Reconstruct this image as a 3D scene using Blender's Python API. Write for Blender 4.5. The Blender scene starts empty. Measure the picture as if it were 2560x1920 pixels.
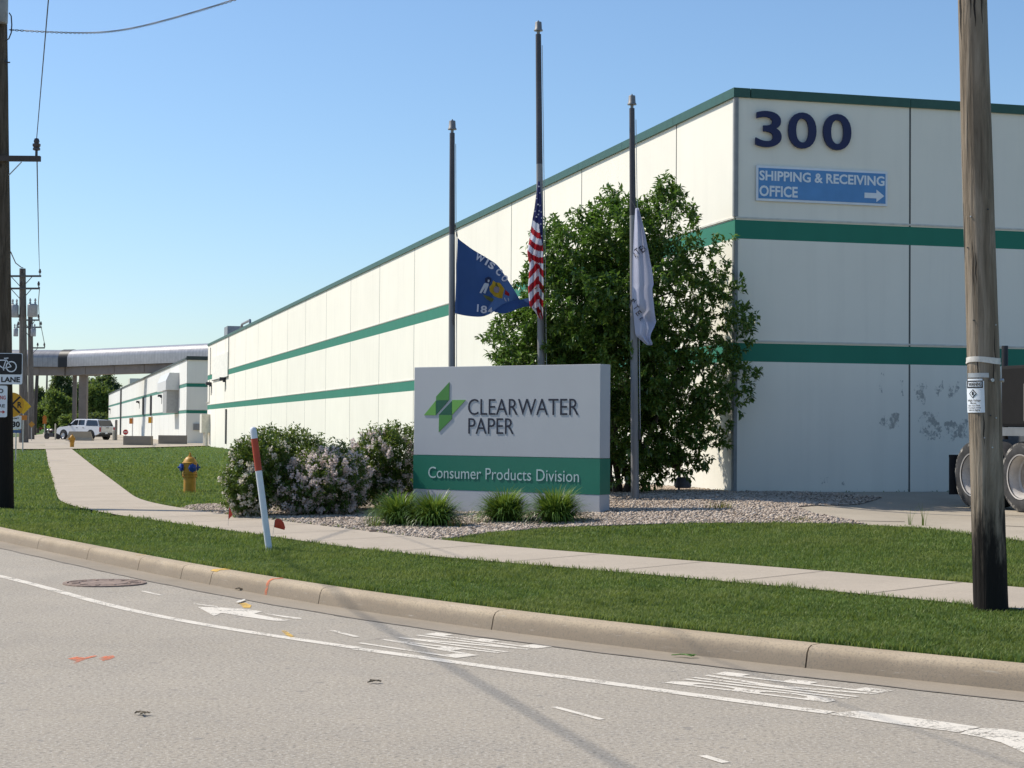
import bpy, bmesh, math, random
import numpy as np
from mathutils import Vector, Matrix
random.seed(7); rng = np.random.default_rng(7)
R_ = math.radians
scene = bpy.context.scene
# ------------------------------------------------------------------ camera
FPX, CX, CY = 4400.0, 1280.0, 960.0            # focal length and centre in pixels of the 2560 wide photograph
CAMZ, PITCH, ROLL = 1.6, math.atan(112/4400), R_(0.47)
_F = Vector((0, math.cos(PITCH), math.sin(PITCH))); _R0 = Vector((1, 0, 0)); _U0 = Vector((0, -math.sin(PITCH), math.cos(PITCH)))
_R = _R0*math.cos(ROLL) + _U0*math.sin(ROLL); _U = _U0*math.cos(ROLL) - _R0*math.sin(ROLL)
cam_d = bpy.data.cameras.new('camera'); cam = bpy.data.objects.new('camera', cam_d); scene.collection.objects.link(cam)
cam_d.sensor_fit = 'HORIZONTAL'; cam_d.sensor_width = 36; cam_d.lens = FPX/2560*36; cam_d.clip_start = .1; cam_d.clip_end = 6000
cam.matrix_world = Matrix(((_R.x, _U.x, -_F.x, 0), (_R.y, _U.y, -_F.y, 0), (_R.z, _U.z, -_F.z, CAMZ), (0, 0, 0, 1)))
scene.camera = cam
# ------------------------------------------------------------------ light
SUN_EL = R_(47); SUN_H = Vector((-.91, .41, 0)).normalized()
world = bpy.data.worlds.new('World'); scene.world = world; world.use_nodes = True
wn = world.node_tree.nodes; bg = wn['Background']
sky = wn.new('ShaderNodeTexSky'); sky.sky_type = 'NISHITA'; sky.sun_disc = False
sky.sun_elevation = SUN_EL; sky.sun_rotation = math.atan2(SUN_H.x, SUN_H.y) % (2*math.pi)
sky.air_density = 1.0; sky.dust_density = 0.7; sky.ozone_density = 6.8; sky.altitude = 200
warm = wn.new('ShaderNodeMix'); warm.data_type = 'RGBA'; warm.blend_type = 'MULTIPLY'; warm.inputs[0].default_value = 1; warm.inputs[7].default_value = (.975, .965, .915, 1)   # warm tint multiplied into the sky colour, to warm all skylight
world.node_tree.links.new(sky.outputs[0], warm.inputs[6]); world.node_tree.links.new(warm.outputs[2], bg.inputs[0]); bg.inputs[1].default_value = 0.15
sun_d = bpy.data.lights.new('sun', 'SUN'); sun_d.energy = 4.7; sun_d.angle = R_(.53); sun_d.color = (1, .925, .81)
sun = bpy.data.objects.new('sun', sun_d); scene.collection.objects.link(sun)
SUNV = Vector((SUN_H.x*math.cos(SUN_EL), SUN_H.y*math.cos(SUN_EL), math.sin(SUN_EL)))
sun.rotation_euler = SUNV.to_track_quat('Z', 'Y').to_euler(); sun.location = (-20, 20, 40)
scene.view_settings.view_transform = 'Standard'; scene.view_settings.look = 'None'
scene.view_settings.exposure = 0.12; scene.view_settings.gamma = 1
scene.cycles.max_bounces = 6; scene.cycles.transparent_max_bounces = 12
# ------------------------------------------------------------------ photograph <-> world
CAMP = Vector((0, 0, CAMZ))
def ray(xs, ys):
    d = _F*FPX + _R*(xs-CX) - _U*(ys-CY)
    return d/d.y
def P(xs, ys, Y): return CAMP + ray(xs, ys)*Y
def onZ(xs, ys, z=0.0):
    d = ray(xs, ys); t = (z-CAMZ)/d.z
    return CAMP + d*t
def px_per_m(Y): return FPX/Y
# ------------------------------------------------------------------ objects
COL = scene.collection
def tag(o, label=None, cat=None, group=None, kind=None):
    if label: o['label'] = label
    if cat: o['category'] = cat
    if group: o['group'] = group
    if kind: o['kind'] = kind
    return o
def thing(name, label, cat, loc=(0, 0, 0), rz=0.0, group=None):
    o = bpy.data.objects.new(name, None); COL.objects.link(o); o.empty_display_size = .2
    o.location = loc; o.rotation_euler = (0, 0, rz)
    return tag(o, label, cat, group)
def link_mesh(name, me, mats, parent=None, loc=None, rz=0.0):
    o = bpy.data.objects.new(name, me); COL.objects.link(o)
    for m in (mats if isinstance(mats, (list, tuple)) else [mats]): me.materials.append(m)
    if parent is not None: o.parent = parent
    if loc is not None: o.location = loc
    if rz: o.rotation_euler = (0, 0, rz)
    return o
def children(o): return list(o.children)
def copy_tree(o, parent=None):
    c = o.copy(); COL.objects.link(c); c.parent = parent
    for ch in list(o.children): copy_tree(ch, c)
    return c
class MB:
    """collects shapes into one mesh"""
    def __init__(s): s.v = []; s.f = []; s.m = []; s.sm = []
    def add(s, vs, fs, mi=0, smooth=False):
        o = len(s.v); s.v += [tuple(v) for v in vs]
        for f in fs: s.f.append(tuple(i+o for i in f)); s.m.append(mi); s.sm.append(smooth)
        return s
    def box(s, c, size, mi=0, mat=None, taper=1.0):
        x, y, z = size[0]/2, size[1]/2, size[2]/2; t = taper
        vs = [Vector(p) for p in ((-x,-y,-z),(x,-y,-z),(x,y,-z),(-x,y,-z),(-x*t,-y*t,z),(x*t,-y*t,z),(x*t,y*t,z),(-x*t,y*t,z))]
        if mat is not None: vs = [mat @ v for v in vs]
        vs = [v+Vector(c) for v in vs]
        return s.add(vs, [(0,3,2,1),(4,5,6,7),(0,1,5,4),(1,2,6,5),(2,3,7,6),(3,0,4,7)], mi)
    def bar(s, p0, p1, w, h, mi=0, up=(0, 0, 1)):
        p0, p1 = Vector(p0), Vector(p1); d = (p1-p0).normalized(); u = Vector(up)
        if abs(d.dot(u)) > .98: u = Vector((0, 1, 0))
        a = d.cross(u).normalized()*(w/2); b = a.cross(d).normalized()*(h/2)
        vs = [p0-a-b, p0+a-b, p0+a+b, p0-a+b, p1-a-b, p1+a-b, p1+a+b, p1-a+b]
        return s.add(vs, [(3,2,1,0),(4,5,6,7),(0,1,5,4),(1,2,6,5),(2,3,7,6),(3,0,4,7)], mi)
    def cyl(s, p0, p1, r0, r1=None, n=16, mi=0, cap=True, smooth=True):
        r1 = r0 if r1 is None else r1
        return s.tube([p0, p1], [r0, r1], n, mi, cap, smooth)
    def tube(s, pts, rad, n=8, mi=0, cap=True, smooth=True):
        pts = [Vector(p) for p in pts]
        if not isinstance(rad, (list, tuple)): rad = [rad]*len(pts)
        o = len(s.v); ref = None
        for i, p in enumerate(pts):
            d = (pts[min(i+1, len(pts)-1)]-pts[max(i-1, 0)]).normalized()
            if ref is None:
                ref = Vector((0, 0, 1)) if abs(d.z) < .9 else Vector((1, 0, 0))
            a = d.cross(ref).normalized(); b = a.cross(d).normalized(); ref = b
            for k in range(n):
                t = 2*math.pi*k/n
                s.v.append(tuple(p+(a*math.cos(t)+b*math.sin(t))*rad[i]))
        for i in range(len(pts)-1):
            for k in range(n):
                k2 = (k+1) % n
                s.f.append((o+i*n+k, o+i*n+k2, o+(i+1)*n+k2, o+(i+1)*n+k)); s.m.append(mi); s.sm.append(smooth)
        if cap:
            s.f.append(tuple(o+k for k in range(n))[::-1]); s.m.append(mi); s.sm.append(False)
            e = o+(len(pts)-1)*n
            s.f.append(tuple(e+k for k in range(n))); s.m.append(mi); s.sm.append(False)
        return s
    def lathe(s, prof, c=(0, 0, 0), n=20, mi=0, mat=None, smooth=True, sx=1.0, cap=True):
        o = len(s.v); c = Vector(c)
        for (r, z) in prof:
            for k in range(n):
                t = 2*math.pi*k/n; v = Vector((r*math.cos(t)*sx, r*math.sin(t), z))
                if mat is not None: v = mat @ v
                s.v.append(tuple(v+c))
        for i in range(len(prof)-1):
            for k in range(n):
                k2 = (k+1) % n
                s.f.append((o+i*n+k, o+i*n+k2, o+(i+1)*n+k2, o+(i+1)*n+k)); s.m.append(mi); s.sm.append(smooth)
        if cap and prof[0][0] > 1e-5: s.f.append(tuple(o+k for k in range(n))[::-1]); s.m.append(mi); s.sm.append(False)
        e = o+(len(prof)-1)*n
        if cap and prof[-1][0] > 1e-5: s.f.append(tuple(e+k for k in range(n))); s.m.append(mi); s.sm.append(False)
        return s
    def prism(s, poly, fn, t0, t1, mi=0, mi_side=None):
        """poly of 2-d points; fn(a, b, t) -> point; extruded from t0 to t1"""
        n = len(poly); o = len(s.v)
        s.v += [tuple(fn(a, b, t0)) for a, b in poly] + [tuple(fn(a, b, t1)) for a, b in poly]
        s.f.append(tuple(range(o, o+n))); s.m.append(mi); s.sm.append(False)
        s.f.append(tuple(range(o+n, o+2*n))[::-1]); s.m.append(mi); s.sm.append(False)
        for i in range(n):
            j = (i+1) % n
            s.f.append((o+i, o+n+i, o+n+j, o+j)); s.m.append(mi if mi_side is None else mi_side); s.sm.append(False)
        return s
    def build(s, name, mats, parent=None, loc=None, rz=0.0, fix=True, bevel=0):
        me = bpy.data.meshes.new(name); me.from_pydata(s.v, [], s.f)
        me.polygons.foreach_set('material_index', s.m); me.polygons.foreach_set('use_smooth', s.sm)
        if fix or bevel:
            bm = bmesh.new(); bm.from_mesh(me)
            if fix: bmesh.ops.recalc_face_normals(bm, faces=bm.faces)
            if bevel:
                es = [e for e in bm.edges if len(e.link_faces) == 2 and e.calc_face_angle(0) > .6]
                bmesh.ops.bevel(bm, geom=es, offset=bevel, segments=2, profile=.6, affect='EDGES', clamp_overlap=True)
            bm.to_mesh(me); bm.free()
        me.update()
        if any(s.sm): me.set_sharp_from_angle(angle=R_(38))
        return link_mesh(name, me, mats, parent, loc, rz)
def arr_mesh(name, V, F, mats, parent=None, smooth=False, mi=None, kindloc=None):
    V = np.asarray(V, np.float32); F = np.asarray(F, np.int32)
    me = bpy.data.meshes.new(name); k = F.shape[1]
    me.vertices.add(len(V)); me.vertices.foreach_set('co', V.ravel())
    me.loops.add(F.size); me.loops.foreach_set('vertex_index', F.ravel())
    me.polygons.add(len(F)); me.polygons.foreach_set('loop_start', np.arange(0, F.size, k, dtype=np.int32))
    try: me.polygons.foreach_set('loop_total', np.full(len(F), k, np.int32))
    except Exception: pass
    if mi is not None: me.polygons.foreach_set('material_index', np.asarray(mi, np.int32))
    if smooth: me.polygons.foreach_set('use_smooth', np.ones(len(F), bool))
    me.update(calc_edges=True)
    return link_mesh(name, me, mats, parent, kindloc)
_tc = {}
def text_geo(body, bold=0.0, res=3):
    """flat filled lettering of the built-in font, as (verts Nx2, faces); scaled so that cap height is 1 and it starts at x = 0"""
    key = (body, bold, res)
    if key in _tc: return _tc[key]
    cu = bpy.data.curves.new('t', 'FONT'); cu.body = body; cu.offset = bold; cu.resolution_u = res; cu.fill_mode = 'FRONT'
    o = bpy.data.objects.new('t', cu); COL.objects.link(o)
    dg = bpy.context.evaluated_depsgraph_get(); dg.update()
    me = bpy.data.meshes.new_from_object(o.evaluated_get(dg))
    vs = np.array([v.co[:2] for v in me.vertices]); fs = [tuple(p.vertices) for p in me.polygons]
    bpy.data.objects.remove(o); bpy.data.curves.remove(cu); bpy.data.meshes.remove(me)
    cap = 0.729*1.0
    cu = None
    x0, x1 = vs[:, 0].min(), vs[:, 0].max()
    vs[:, 0] = (vs[:, 0]-x0)/(x1-x0)
    y1 = vs[:, 1].max(); vs[:, 1] = vs[:, 1]
    _tc[key] = (vs, fs, (x1-x0)); return _tc[key]
def letters(mb, body, fn, cap=None, mi=0, bold=0.0, depth=None, res=3, ymax=None):
    """fn(u, w, t): u 0..1 along the line, w 0 baseline .. 1 cap height, t 0 front .. 1 back"""
    vs, fs, _ = text_geo(body, bold, res)
    ch = cap or text_geo('H', bold, res)[0][:, 1].max()
    b0 = text_geo('H', bold, res)[0][:, 1].min()
    pts = [(x, (y-b0)/(ch-b0)) for x, y in vs]
    mb.add([fn(u, w, 0) for u, w in pts], fs, mi)
    if depth:
        edge = {}
        for f in fs:
            for a, b in zip(f, f[1:]+f[:1]):
                e = (min(a, b), max(a, b)); edge[e] = edge.get(e, 0)+1
        o = len(mb.v); n = len(pts)
        mb.v += [tuple(fn(u, w, 0)) for u, w in pts]+[tuple(fn(u, w, 1)) for u, w in pts]
        for (a, b), k in edge.items():
            if k == 1: mb.f.append((o+a, o+b, o+n+b, o+n+a)); mb.m.append(mi); mb.sm.append(False)
# ------------------------------------------------------------------ materials
def lin(c):
    return tuple(((x/255)/12.92 if x/255 <= .04045 else ((x/255+.055)/1.055)**2.4) for x in c)
class NT:
    def __init__(s, name):
        s.mat = bpy.data.materials.new(name); s.mat.use_nodes = True; s.t = s.mat.node_tree; s.n = s.t.nodes
        s.b = s.n['Principled BSDF']; s.out = s.n['Material Output']
    def node(s, typ, **kw):
        n = s.n.new(typ)
        for k, v in kw.items():
            if k == 'inp':
                for a, b in v.items():
                    if hasattr(b, 'is_output'): s.t.links.new(b, n.inputs[a])
                    else: n.inputs[a].default_value = b
            else: setattr(n, k, v)
        return n
    def link(s, a, b): s.t.links.new(a, b)
    def coord(s, scale=(1, 1, 1), which='Object', rot=(0, 0, 0)):
        tc = s.node('ShaderNodeTexCoord')
        mp = s.node('ShaderNodeMapping', inp={'Scale': scale, 'Rotation': rot}); s.link(tc.outputs[which], mp.inputs[0])
        return mp.outputs[0]
    def noise(s, vec, scale, detail=4, rough=.55, dist=0):
        n = s.node('ShaderNodeTexNoise', inp={'Scale': scale, 'Detail': detail, 'Roughness': rough, 'Distortion': dist}); s.link(vec, n.inputs[0])
        return n.outputs[0]
    def ramp(s, fac, stops):
        r = s.node('ShaderNodeValToRGB'); s.link(fac, r.inputs[0]); e = r.color_ramp.elements
        while len(e) < len(stops): e.new(.5)
        for i, (p, c) in enumerate(stops):
            e[i].position = p; e[i].color = (*c, 1) if not isinstance(c, (int, float)) else (c, c, c, 1)
        return r.outputs[0]
    def mix(s, fac, a, b, mode='MIX'):
        m = s.node('ShaderNodeMix', data_type='RGBA', blend_type=mode)
        for sock, v in ((0, fac), (6, a), (7, b)):
            if hasattr(v, 'is_output'): s.link(v, m.inputs[sock])
            else: m.inputs[sock].default_value = v if sock == 0 or len(v) == 4 else (*v, 1)
        return m.outputs[2]
    def math(s, op, a, b=0.0, c=0.0):
        m = s.node('ShaderNodeMath', operation=op)
        for i, v in enumerate((a, b, c)):
            if hasattr(v, 'is_output'): s.link(v, m.inputs[i])
            else: m.inputs[i].default_value = v
        return m.outputs[0]
    def bump(s, h, strength=.3, dist=.02):
        b = s.node('ShaderNodeBump', inp={'Strength': strength, 'Distance': dist}); s.link(h, b.inputs['Height'])
        s.link(b.outputs[0], s.b.inputs['Normal'])
    def fin(s, col=None, rough=.7, metal=0, spec=.4):
        if col is not None:
            if hasattr(col, 'is_output'): s.link(col, s.b.inputs['Base Color'])
            else: s.b.inputs['Base Color'].default_value = (*col, 1)
        s.b.inputs['Roughness'].default_value = rough; s.b.inputs['Metallic'].default_value = metal
        s.b.inputs['Specular IOR Level'].default_value = spec
        return s.mat
_mc = {}
def M(name, col, rough=.7, metal=0.0, var=.12, scale=6.0, bump=0.0, bscale=40.0, spec=.4, stretch=(1, 1, 1)):
    if name in _mc: return _mc[name]
    n = NT(name); v = n.coord(stretch); f = n.noise(v, scale, 5)
    dark = tuple(c*(1-var) for c in col); light = tuple(min(1, c*(1+var)) for c in col)
    c = n.ramp(f, [(.3, dark), (.7, light)])
    if bump: n.bump(n.noise(v, bscale, 4), bump, .01)
    _mc[name] = n.fin(c, rough, metal, spec); return _mc[name]
def worn(name, col, lo, hi, scale=38, rough=.8):
    """paint worn into the surface below: bare where a grainy field is low"""
    n = NT(name); v = n.coord(); f = n.math('ADD', n.math('MULTIPLY', n.noise(v, scale, 5, .75), .6), n.math('MULTIPLY', n.noise(v, 4, 4, .6), .4))
    n.fin(n.ramp(n.noise(v, 6, 4), [(.3, tuple(c*.9 for c in col)), (.7, col)]), rough, 0, .2)
    tr = n.node('ShaderNodeBsdfTransparent'); mx = n.node('ShaderNodeMixShader'); n.link(n.ramp(f, [(lo, 0.0), (hi, 1.0)]), mx.inputs[0]); n.link(tr.outputs[0], mx.inputs[1]); n.link(n.b.outputs[0], mx.inputs[2]); n.link(mx.outputs[0], n.out.inputs[0])
    n.bump(n.noise(v, 110, 3, .7), .5, .01); return n.mat
def leaf_mat(name, cols, trans=.35, rough=.5, spec=.3, patch=None, tint=(.45, .55, .05)):
    n = NT(name); g = n.node('ShaderNodeNewGeometry')
    k = len(cols); c = n.ramp(g.outputs['Random Per Island'], [(i/(k-1), cc) for i, cc in enumerate(cols)])
    if patch:
        v = n.coord(); c = n.mix(n.ramp(n.noise(v, .55, 4, .6), [(.42, 0.0), (.62, .85)]), c, patch[0]); c = n.mix(n.ramp(n.noise(v, 2.6, 4, .65), [(.50, 0.0), (.68, .8)]), c, patch[1])
    n.fin(c, rough, 0, spec)
    tr = n.node('ShaderNodeBsdfTranslucent'); n.link(n.mix(.35, c, tint), tr.inputs[0])
    mx = n.node('ShaderNodeMixShader', inp={0: trans}); n.link(n.b.outputs[0], mx.inputs[1]); n.link(tr.outputs[0], mx.inputs[2])
    n.link(mx.outputs[0], n.out.inputs[0]); return n.mat
WHITE_PAINT = M('white_paint', (.78, .78, .76), .5, var=.06)
BLACK = M('black_rubber', (.022, .022, .024), .75, var=.2)
DARK_METAL = M('dark_metal', (.05, .05, .055), .5, .4)
STEEL = M('galvanised_steel', (.42, .43, .44), .42, .75, var=.15, scale=14)
CABLE = M('cable_black', (.03, .032, .036), .6)
# ------------------------------------------------------------------ ground heights
VP = ray(104, 1062); UDIR = Vector((VP.x, VP.y, 0)).normalized(); VDIR = Vector((UDIR.y, -UDIR.x, 0))   # along the long wall / across it
WALL_RZ = math.atan2(VDIR.y, VDIR.x)
CORNER_Y = 29.85
CORNER = P(1834, 1231, CORNER_Y)
S_CORNER = CORNER.dot(UDIR)
def poly_fit(pts, deg, n, x_ext0=0, x_ext1=0):
    a = np.array([(p.x, p.y) for p in pts]); c = np.polyfit(a[:, 0], a[:, 1], deg)
    xs = np.linspace(a[:, 0].min()-x_ext0, a[:, 0].max()+x_ext1, n)
    return np.stack([xs, np.polyval(c, xs)], 1)
def resample(pl, step):
    pl = np.asarray(pl, float); seg = np.linalg.norm(np.diff(pl, axis=0), axis=1); s = np.concatenate([[0], np.cumsum(seg)])
    t = np.linspace(0, s[-1], max(2, int(s[-1]/step)+1))
    return np.stack([np.interp(t, s, pl[:, i]) for i in range(pl.shape[1])], 1)
def smooth(pl, it=20):
    pl = np.array(pl)
    for _ in range(it): pl[1:-1] = .25*pl[:-2]+.5*pl[1:-1]+.25*pl[2:]
    return pl
def normals2(pl):
    d = np.gradient(pl, axis=0); d /= np.linalg.norm(d, axis=1)[:, None]
    return np.stack([-d[:, 1], d[:, 0]], 1)
def offset(pl, o): return pl+normals2(pl)*o
def sdist(pl, X, Y):
    """distance to a polyline, positive on its left when walking along it"""
    X = np.asarray(X, float).ravel(); Y = np.asarray(Y, float).ravel(); best = np.full(X.shape, 1e18); sg = np.ones(X.shape)
    a = pl[:-1]; d = pl[1:]-pl[:-1]; L = (d**2).sum(1)
    for i in range(len(a)):
        px, py = X-a[i, 0], Y-a[i, 1]; t = np.clip((px*d[i, 0]+py*d[i, 1])/L[i], 0, 1)
        ex, ey = px-t*d[i, 0], py-t*d[i, 1]; q = ex*ex+ey*ey; m = q < best
        best[m] = q[m]; sg[m] = np.sign(d[i, 0]*py-d[i, 1]*px)[m]
    return np.sqrt(best)*np.where(sg == 0, 1, sg)
_kp = [onZ(x, y, 0.01) for x, y in ((0, 1353.6), (93.6, 1372), (219.7, 1400), (343.8, 1426), (461.8, 1448), (529, 1461.4), (643, 1485.8), (787, 1509), (900, 1528), (1255.7, 1576.5), (1600, 1623), (1700, 1635), (2027.5, 1671.4), (2560, 1728))]
_k = poly_fit(_kp, 4, 60)
_e0 = _k[0]-_k[3]; _e0 /= np.linalg.norm(_e0); _e1 = _k[-1]-_k[-4]; _e1 /= np.linalg.norm(_e1)
_u = np.array([UDIR.x, UDIR.y])
_left = [_k[0]]; _dir = _e0.copy()
for i in range(14):
    _dir = _dir*.8+_u*.2; _dir /= np.linalg.norm(_dir); _left.append(_left[-1]+_dir*(2.0 if i < 10 else 90))
_right = [_k[-1]+_e1*s for s in (2, 6, 12, 30, 60)]
KERB = smooth(resample(np.array(_left[::-1][3:]+list(_k[1:-1])+[_k[-1]]+_right), .5), 12)   # far left -> right; grass lies on its left
KERB_F = resample(KERB, .2)
KNEAR = resample(KERB[(KERB[:, 1] < 60) & (KERB[:, 0] < 14)], .25)
_kc = KERB[::2]
def smoothstep(a, b, x): t = np.clip((x-a)/(b-a), 0, 1); return t*t*(3-2*t)
def gh_arr(X, Y, raw=False):
    X = np.asarray(X, float); Y = np.asarray(Y, float); sh = X.shape
    d = sdist(_kc, X, Y).reshape(sh); s = X*UDIR.x+Y*UDIR.y
    hi = .56+(.22-.56)*smoothstep(29, 44, s)
    base = .15+.02*np.clip(d, 0, 5)
    h = base+(hi-base)*smoothstep(5, 11, d)
    far = smoothstep(3, 6.5, X)*smoothstep(18, 25, Y)*(1-smoothstep(29, 33, s+0.27*0))   # the driveway falls to the street
    h = h-.16*far*smoothstep(14, 26, X*1.2+Y)*(1-smoothstep(S_CORNER-2.4, S_CORNER-.25, s))
    if raw: return np.where(d < .12, -.3, np.where(d < .4, -.3+(h+.3)*smoothstep(.12, .4, d), h)), d
    return np.where(d < 0, 0, h)
def gh(x, y): return float(gh_arr(np.array([x]), np.array([y]))[0])
def onG(xs, ys, dz=0.0):
    z = .2
    for _ in range(25):
        p = onZ(xs, ys, z+dz); z = .5*z+.5*gh(p.x, p.y)
    p = onZ(xs, ys, z+dz); return p
# ------------------------------------------------------------------ ground materials
n = NT('turf_soil'); v = n.coord()
c1 = n.ramp(n.noise(v, 1.6, 6), [(.3, (.05, .09, .022)), (.55, (.07, .125, .03)), (.8, (.11, .145, .045))])
c1 = n.mix(n.ramp(n.noise(v, 30, 4), [(.35, 0.0), (.7, .55)]), c1, (.075, .13, .028))
n.bump(n.noise(v, 60, 5), .9, .05); TURF = n.fin(c1, .95, 0, .1)
n = NT('road_concrete'); v = n.coord()
c1 = n.ramp(n.noise(v, .35, 5), [(.3, (.345, .300, .236)), (.7, (.415, .363, .290))])
c1 = n.mix(n.ramp(n.noise(v, 2.2, 5), [(.35, .32), (.65, 0.0)]), c1, (.28, .256, .222))
sp = n.node('ShaderNodeTexVoronoi', inp={'Scale': 75.0, 'Randomness': 1.0}); n.link(v, sp.inputs[0])
c1 = n.mix(n.ramp(n.noise(v, 34, 3, .7), [(.34, .9), (.5, 0.0)]), c1, (.17, .155, .135))
c1 = n.mix(n.ramp(n.noise(v, 48, 3, .7), [(.52, 0.0), (.70, .85)]), c1, (.62, .575, .50))
c1 = n.mix(n.ramp(n.noise(n.coord((1, 1, 1)), 9, 2, .5), [(.66, 0.0), (.72, .5)]), c1, (.16, .155, .15))
c1 = n.mix(n.ramp(n.noise(n.coord((1, 1, 1)), .22, 4, .55), [(.35, .22), (.65, 0.0)]), c1, (.43, .38, .308))
st = n.noise(n.coord((.9, .16, 1), rot=(0, 0, .5)), 1.2, 4, .6); c1 = n.mix(n.ramp(st, [(.56, 0.0), (.75, .30)]), c1, (.25, .225, .19))
ck = n.node('ShaderNodeTexVoronoi', feature='DISTANCE_TO_EDGE', inp={'Scale': .22}); wv = n.node('ShaderNodeVectorMath', operation='ADD'); nz = n.node('ShaderNodeTexNoise', inp={'Scale': 1.6, 'Detail': 6.0}); n.link(v, nz.inputs[0]); n.link(v, wv.inputs[0])
sc2 = n.node('ShaderNodeVectorMath', operation='SCALE', inp={'Scale': .9}); n.link(nz.outputs[1], sc2.inputs[0]); n.link(sc2.outputs[0], wv.inputs[1]); n.link(wv.outputs[0], ck.inputs[0])
gate = n.ramp(n.noise(v, .5, 3), [(.60, 0.0), (.70, .35)]); c1 = n.mix(n.math('MULTIPLY', n.math('LESS_THAN', ck.outputs['Distance'], .0028), gate), c1, (.13, .115, .10))
n.bump(n.noise(v, 110, 3, .7), .55, .01); ROADM = n.fin(c1, .88, 0, .25)
def slab_mat(name, base, joint=0.0, dirv=None, stain=.25, grit=.25):
    n = NT(name); v = n.coord()
    c = n.ramp(n.noise(v, .8, 6, .6), [(.25, tuple(x*(1-stain) for x in base)), (.7, base)])
    c = n.mix(n.ramp(n.noise(v, 70, 3, .7), [(.4, grit), (.6, 0.0)]), c, tuple(x*.62 for x in base))
    c = n.mix(n.ramp(n.noise(v, 12, 4, .6), [(.5, 0.0), (.75, .18)]), c, tuple(min(1, x*1.3) for x in base))
    n.bump(n.noise(v, 120, 3, .7), .35, .008)
    return n.fin(c, .9, 0, .2)
WALKM = slab_mat('walk_concrete', (.485, .415, .33), stain=.17, grit=.35)
n = NT('kerb_concrete'); v = n.coord(); tc = n.node('ShaderNodeTexCoord'); sp = n.node('ShaderNodeSeparateXYZ'); n.link(tc.outputs['Object'], sp.inputs[0])
c1 = n.ramp(n.noise(v, 1.1, 6, .6), [(.3, (.37, .295, .205)), (.7, (.48, .39, .28))])
dirt = n.math('ADD', sp.outputs[2], n.math('MULTIPLY', n.math('SUBTRACT', n.noise(v, 5, 5, .7), .5), .09))
c1 = n.mix(n.ramp(dirt, [(.075, .62), (.14, 0.0)]), c1, (.20, .165, .13))
c1 = n.mix(n.ramp(n.noise(v, 60, 3, .75), [(.36, .6), (.5, 0.0)]), c1, (.20, .175, .14))
c1 = n.mix(n.ramp(n.noise(n.coord((.6, .6, 8)), 7, 4, .7), [(.62, 0.0), (.74, .5)]), c1, (.58, .53, .46))
n.bump(n.noise(v, 110, 3, .7), .4, .008); KERBM = n.fin(c1, .9, 0, .2)
GUTTERM = slab_mat('gutter_concrete', (.36, .305, .235), stain=.26, grit=.35)
DRIVEM = slab_mat('drive_concrete', (.45, .39, .305), stain=.22)
n = NT('gravel_soil'); v = n.coord(); vo = n.node('ShaderNodeTexVoronoi', inp={'Scale': 26.0}); n.link(v, vo.inputs[0])
c1 = n.mix(n.ramp(vo.outputs['Distance'], [(.0, 0.0), (.6, .9)]), n.ramp(vo.outputs['Color'], [(.1, (.24, .20, .17)), (.5, (.38, .33, .29)), (.9, (.50, .45, .41))]), (.05, .04, .035))
n.bump(n.math('SUBTRACT', 1, vo.outputs['Distance']), .9, .03); GRAVELM = n.fin(c1, .9)
# ------------------------------------------------------------------ terrain
def axis(lo, hi, step, far_lo, far_hi):
    a = list(np.arange(lo, hi+1e-6, step)); g = step; x = hi
    while x < far_hi: g *= 1.25; x += g; a.append(x)
    g = step; x = lo; pre = []
    while x > far_lo: g *= 1.25; x -= g; pre.append(x)
    return np.array(pre[::-1]+a)
gx = axis(-16, 14, .3, -1500, 1500); gy = axis(8, 46, .3, -300, 3000)
GX, GY = np.meshgrid(gx, gy); GZ, _ = gh_arr(GX, GY, raw=True)
nx, ny = len(gx), len(gy); idx = np.arange(nx*ny).reshape(ny, nx)
F = np.stack([idx[:-1, :-1].ravel(), idx[:-1, 1:].ravel(), idx[1:, 1:].ravel(), idx[1:, :-1].ravel()], 1)
o = arr_mesh('ground', np.stack([GX.ravel(), GY.ravel(), GZ.ravel()-.03], 1), F, TURF, smooth=True); tag(o, kind='structure')
mb = MB(); mb.add([(-400, -60, 0), (400, -60, 0), (400, 600, 0), (-400, 600, 0)], [(0, 1, 2, 3)])
road = tag(mb.build('road', ROADM), kind='structure')
def strip(name, A, B, mat, nu=3, dz=0.0, kind='structure', zfix=None):
    """sheet between two polylines, draped on the ground"""
    A = np.asarray(A); B = np.asarray(B); n = max(len(A), len(B))
    def rs(pl): 
        s = np.concatenate([[0], np.cumsum(np.linalg.norm(np.diff(pl, axis=0), axis=1))]); t = np.linspace(0, s[-1], n)
        return np.stack([np.interp(t, s, pl[:, i]) for i in (0, 1)], 1)
    A, B = rs(A), rs(B); G = np.stack([A+(B-A)*u for u in np.linspace(0, 1, nu)], 1)
    Z = gh_arr(G[..., 0], G[..., 1])+dz if zfix is None else np.full(G.shape[:2], zfix)
    V = np.concatenate([G, Z[..., None]], 2).reshape(-1, 3); ix = np.arange(n*nu).reshape(n, nu)
    F = np.stack([ix[:-1, :-1].ravel(), ix[1:, :-1].ravel(), ix[1:, 1:].ravel(), ix[:-1, 1:].ravel()], 1)
    o = arr_mesh(name, V, F[:, ::-1], mat, smooth=True)
    return tag(o, kind=kind) if kind else o
# verge next to the kerb
tag(strip('verge', offset(KERB, .16), offset(KERB, 1.3), TURF, 4, .0), kind='structure')
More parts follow.
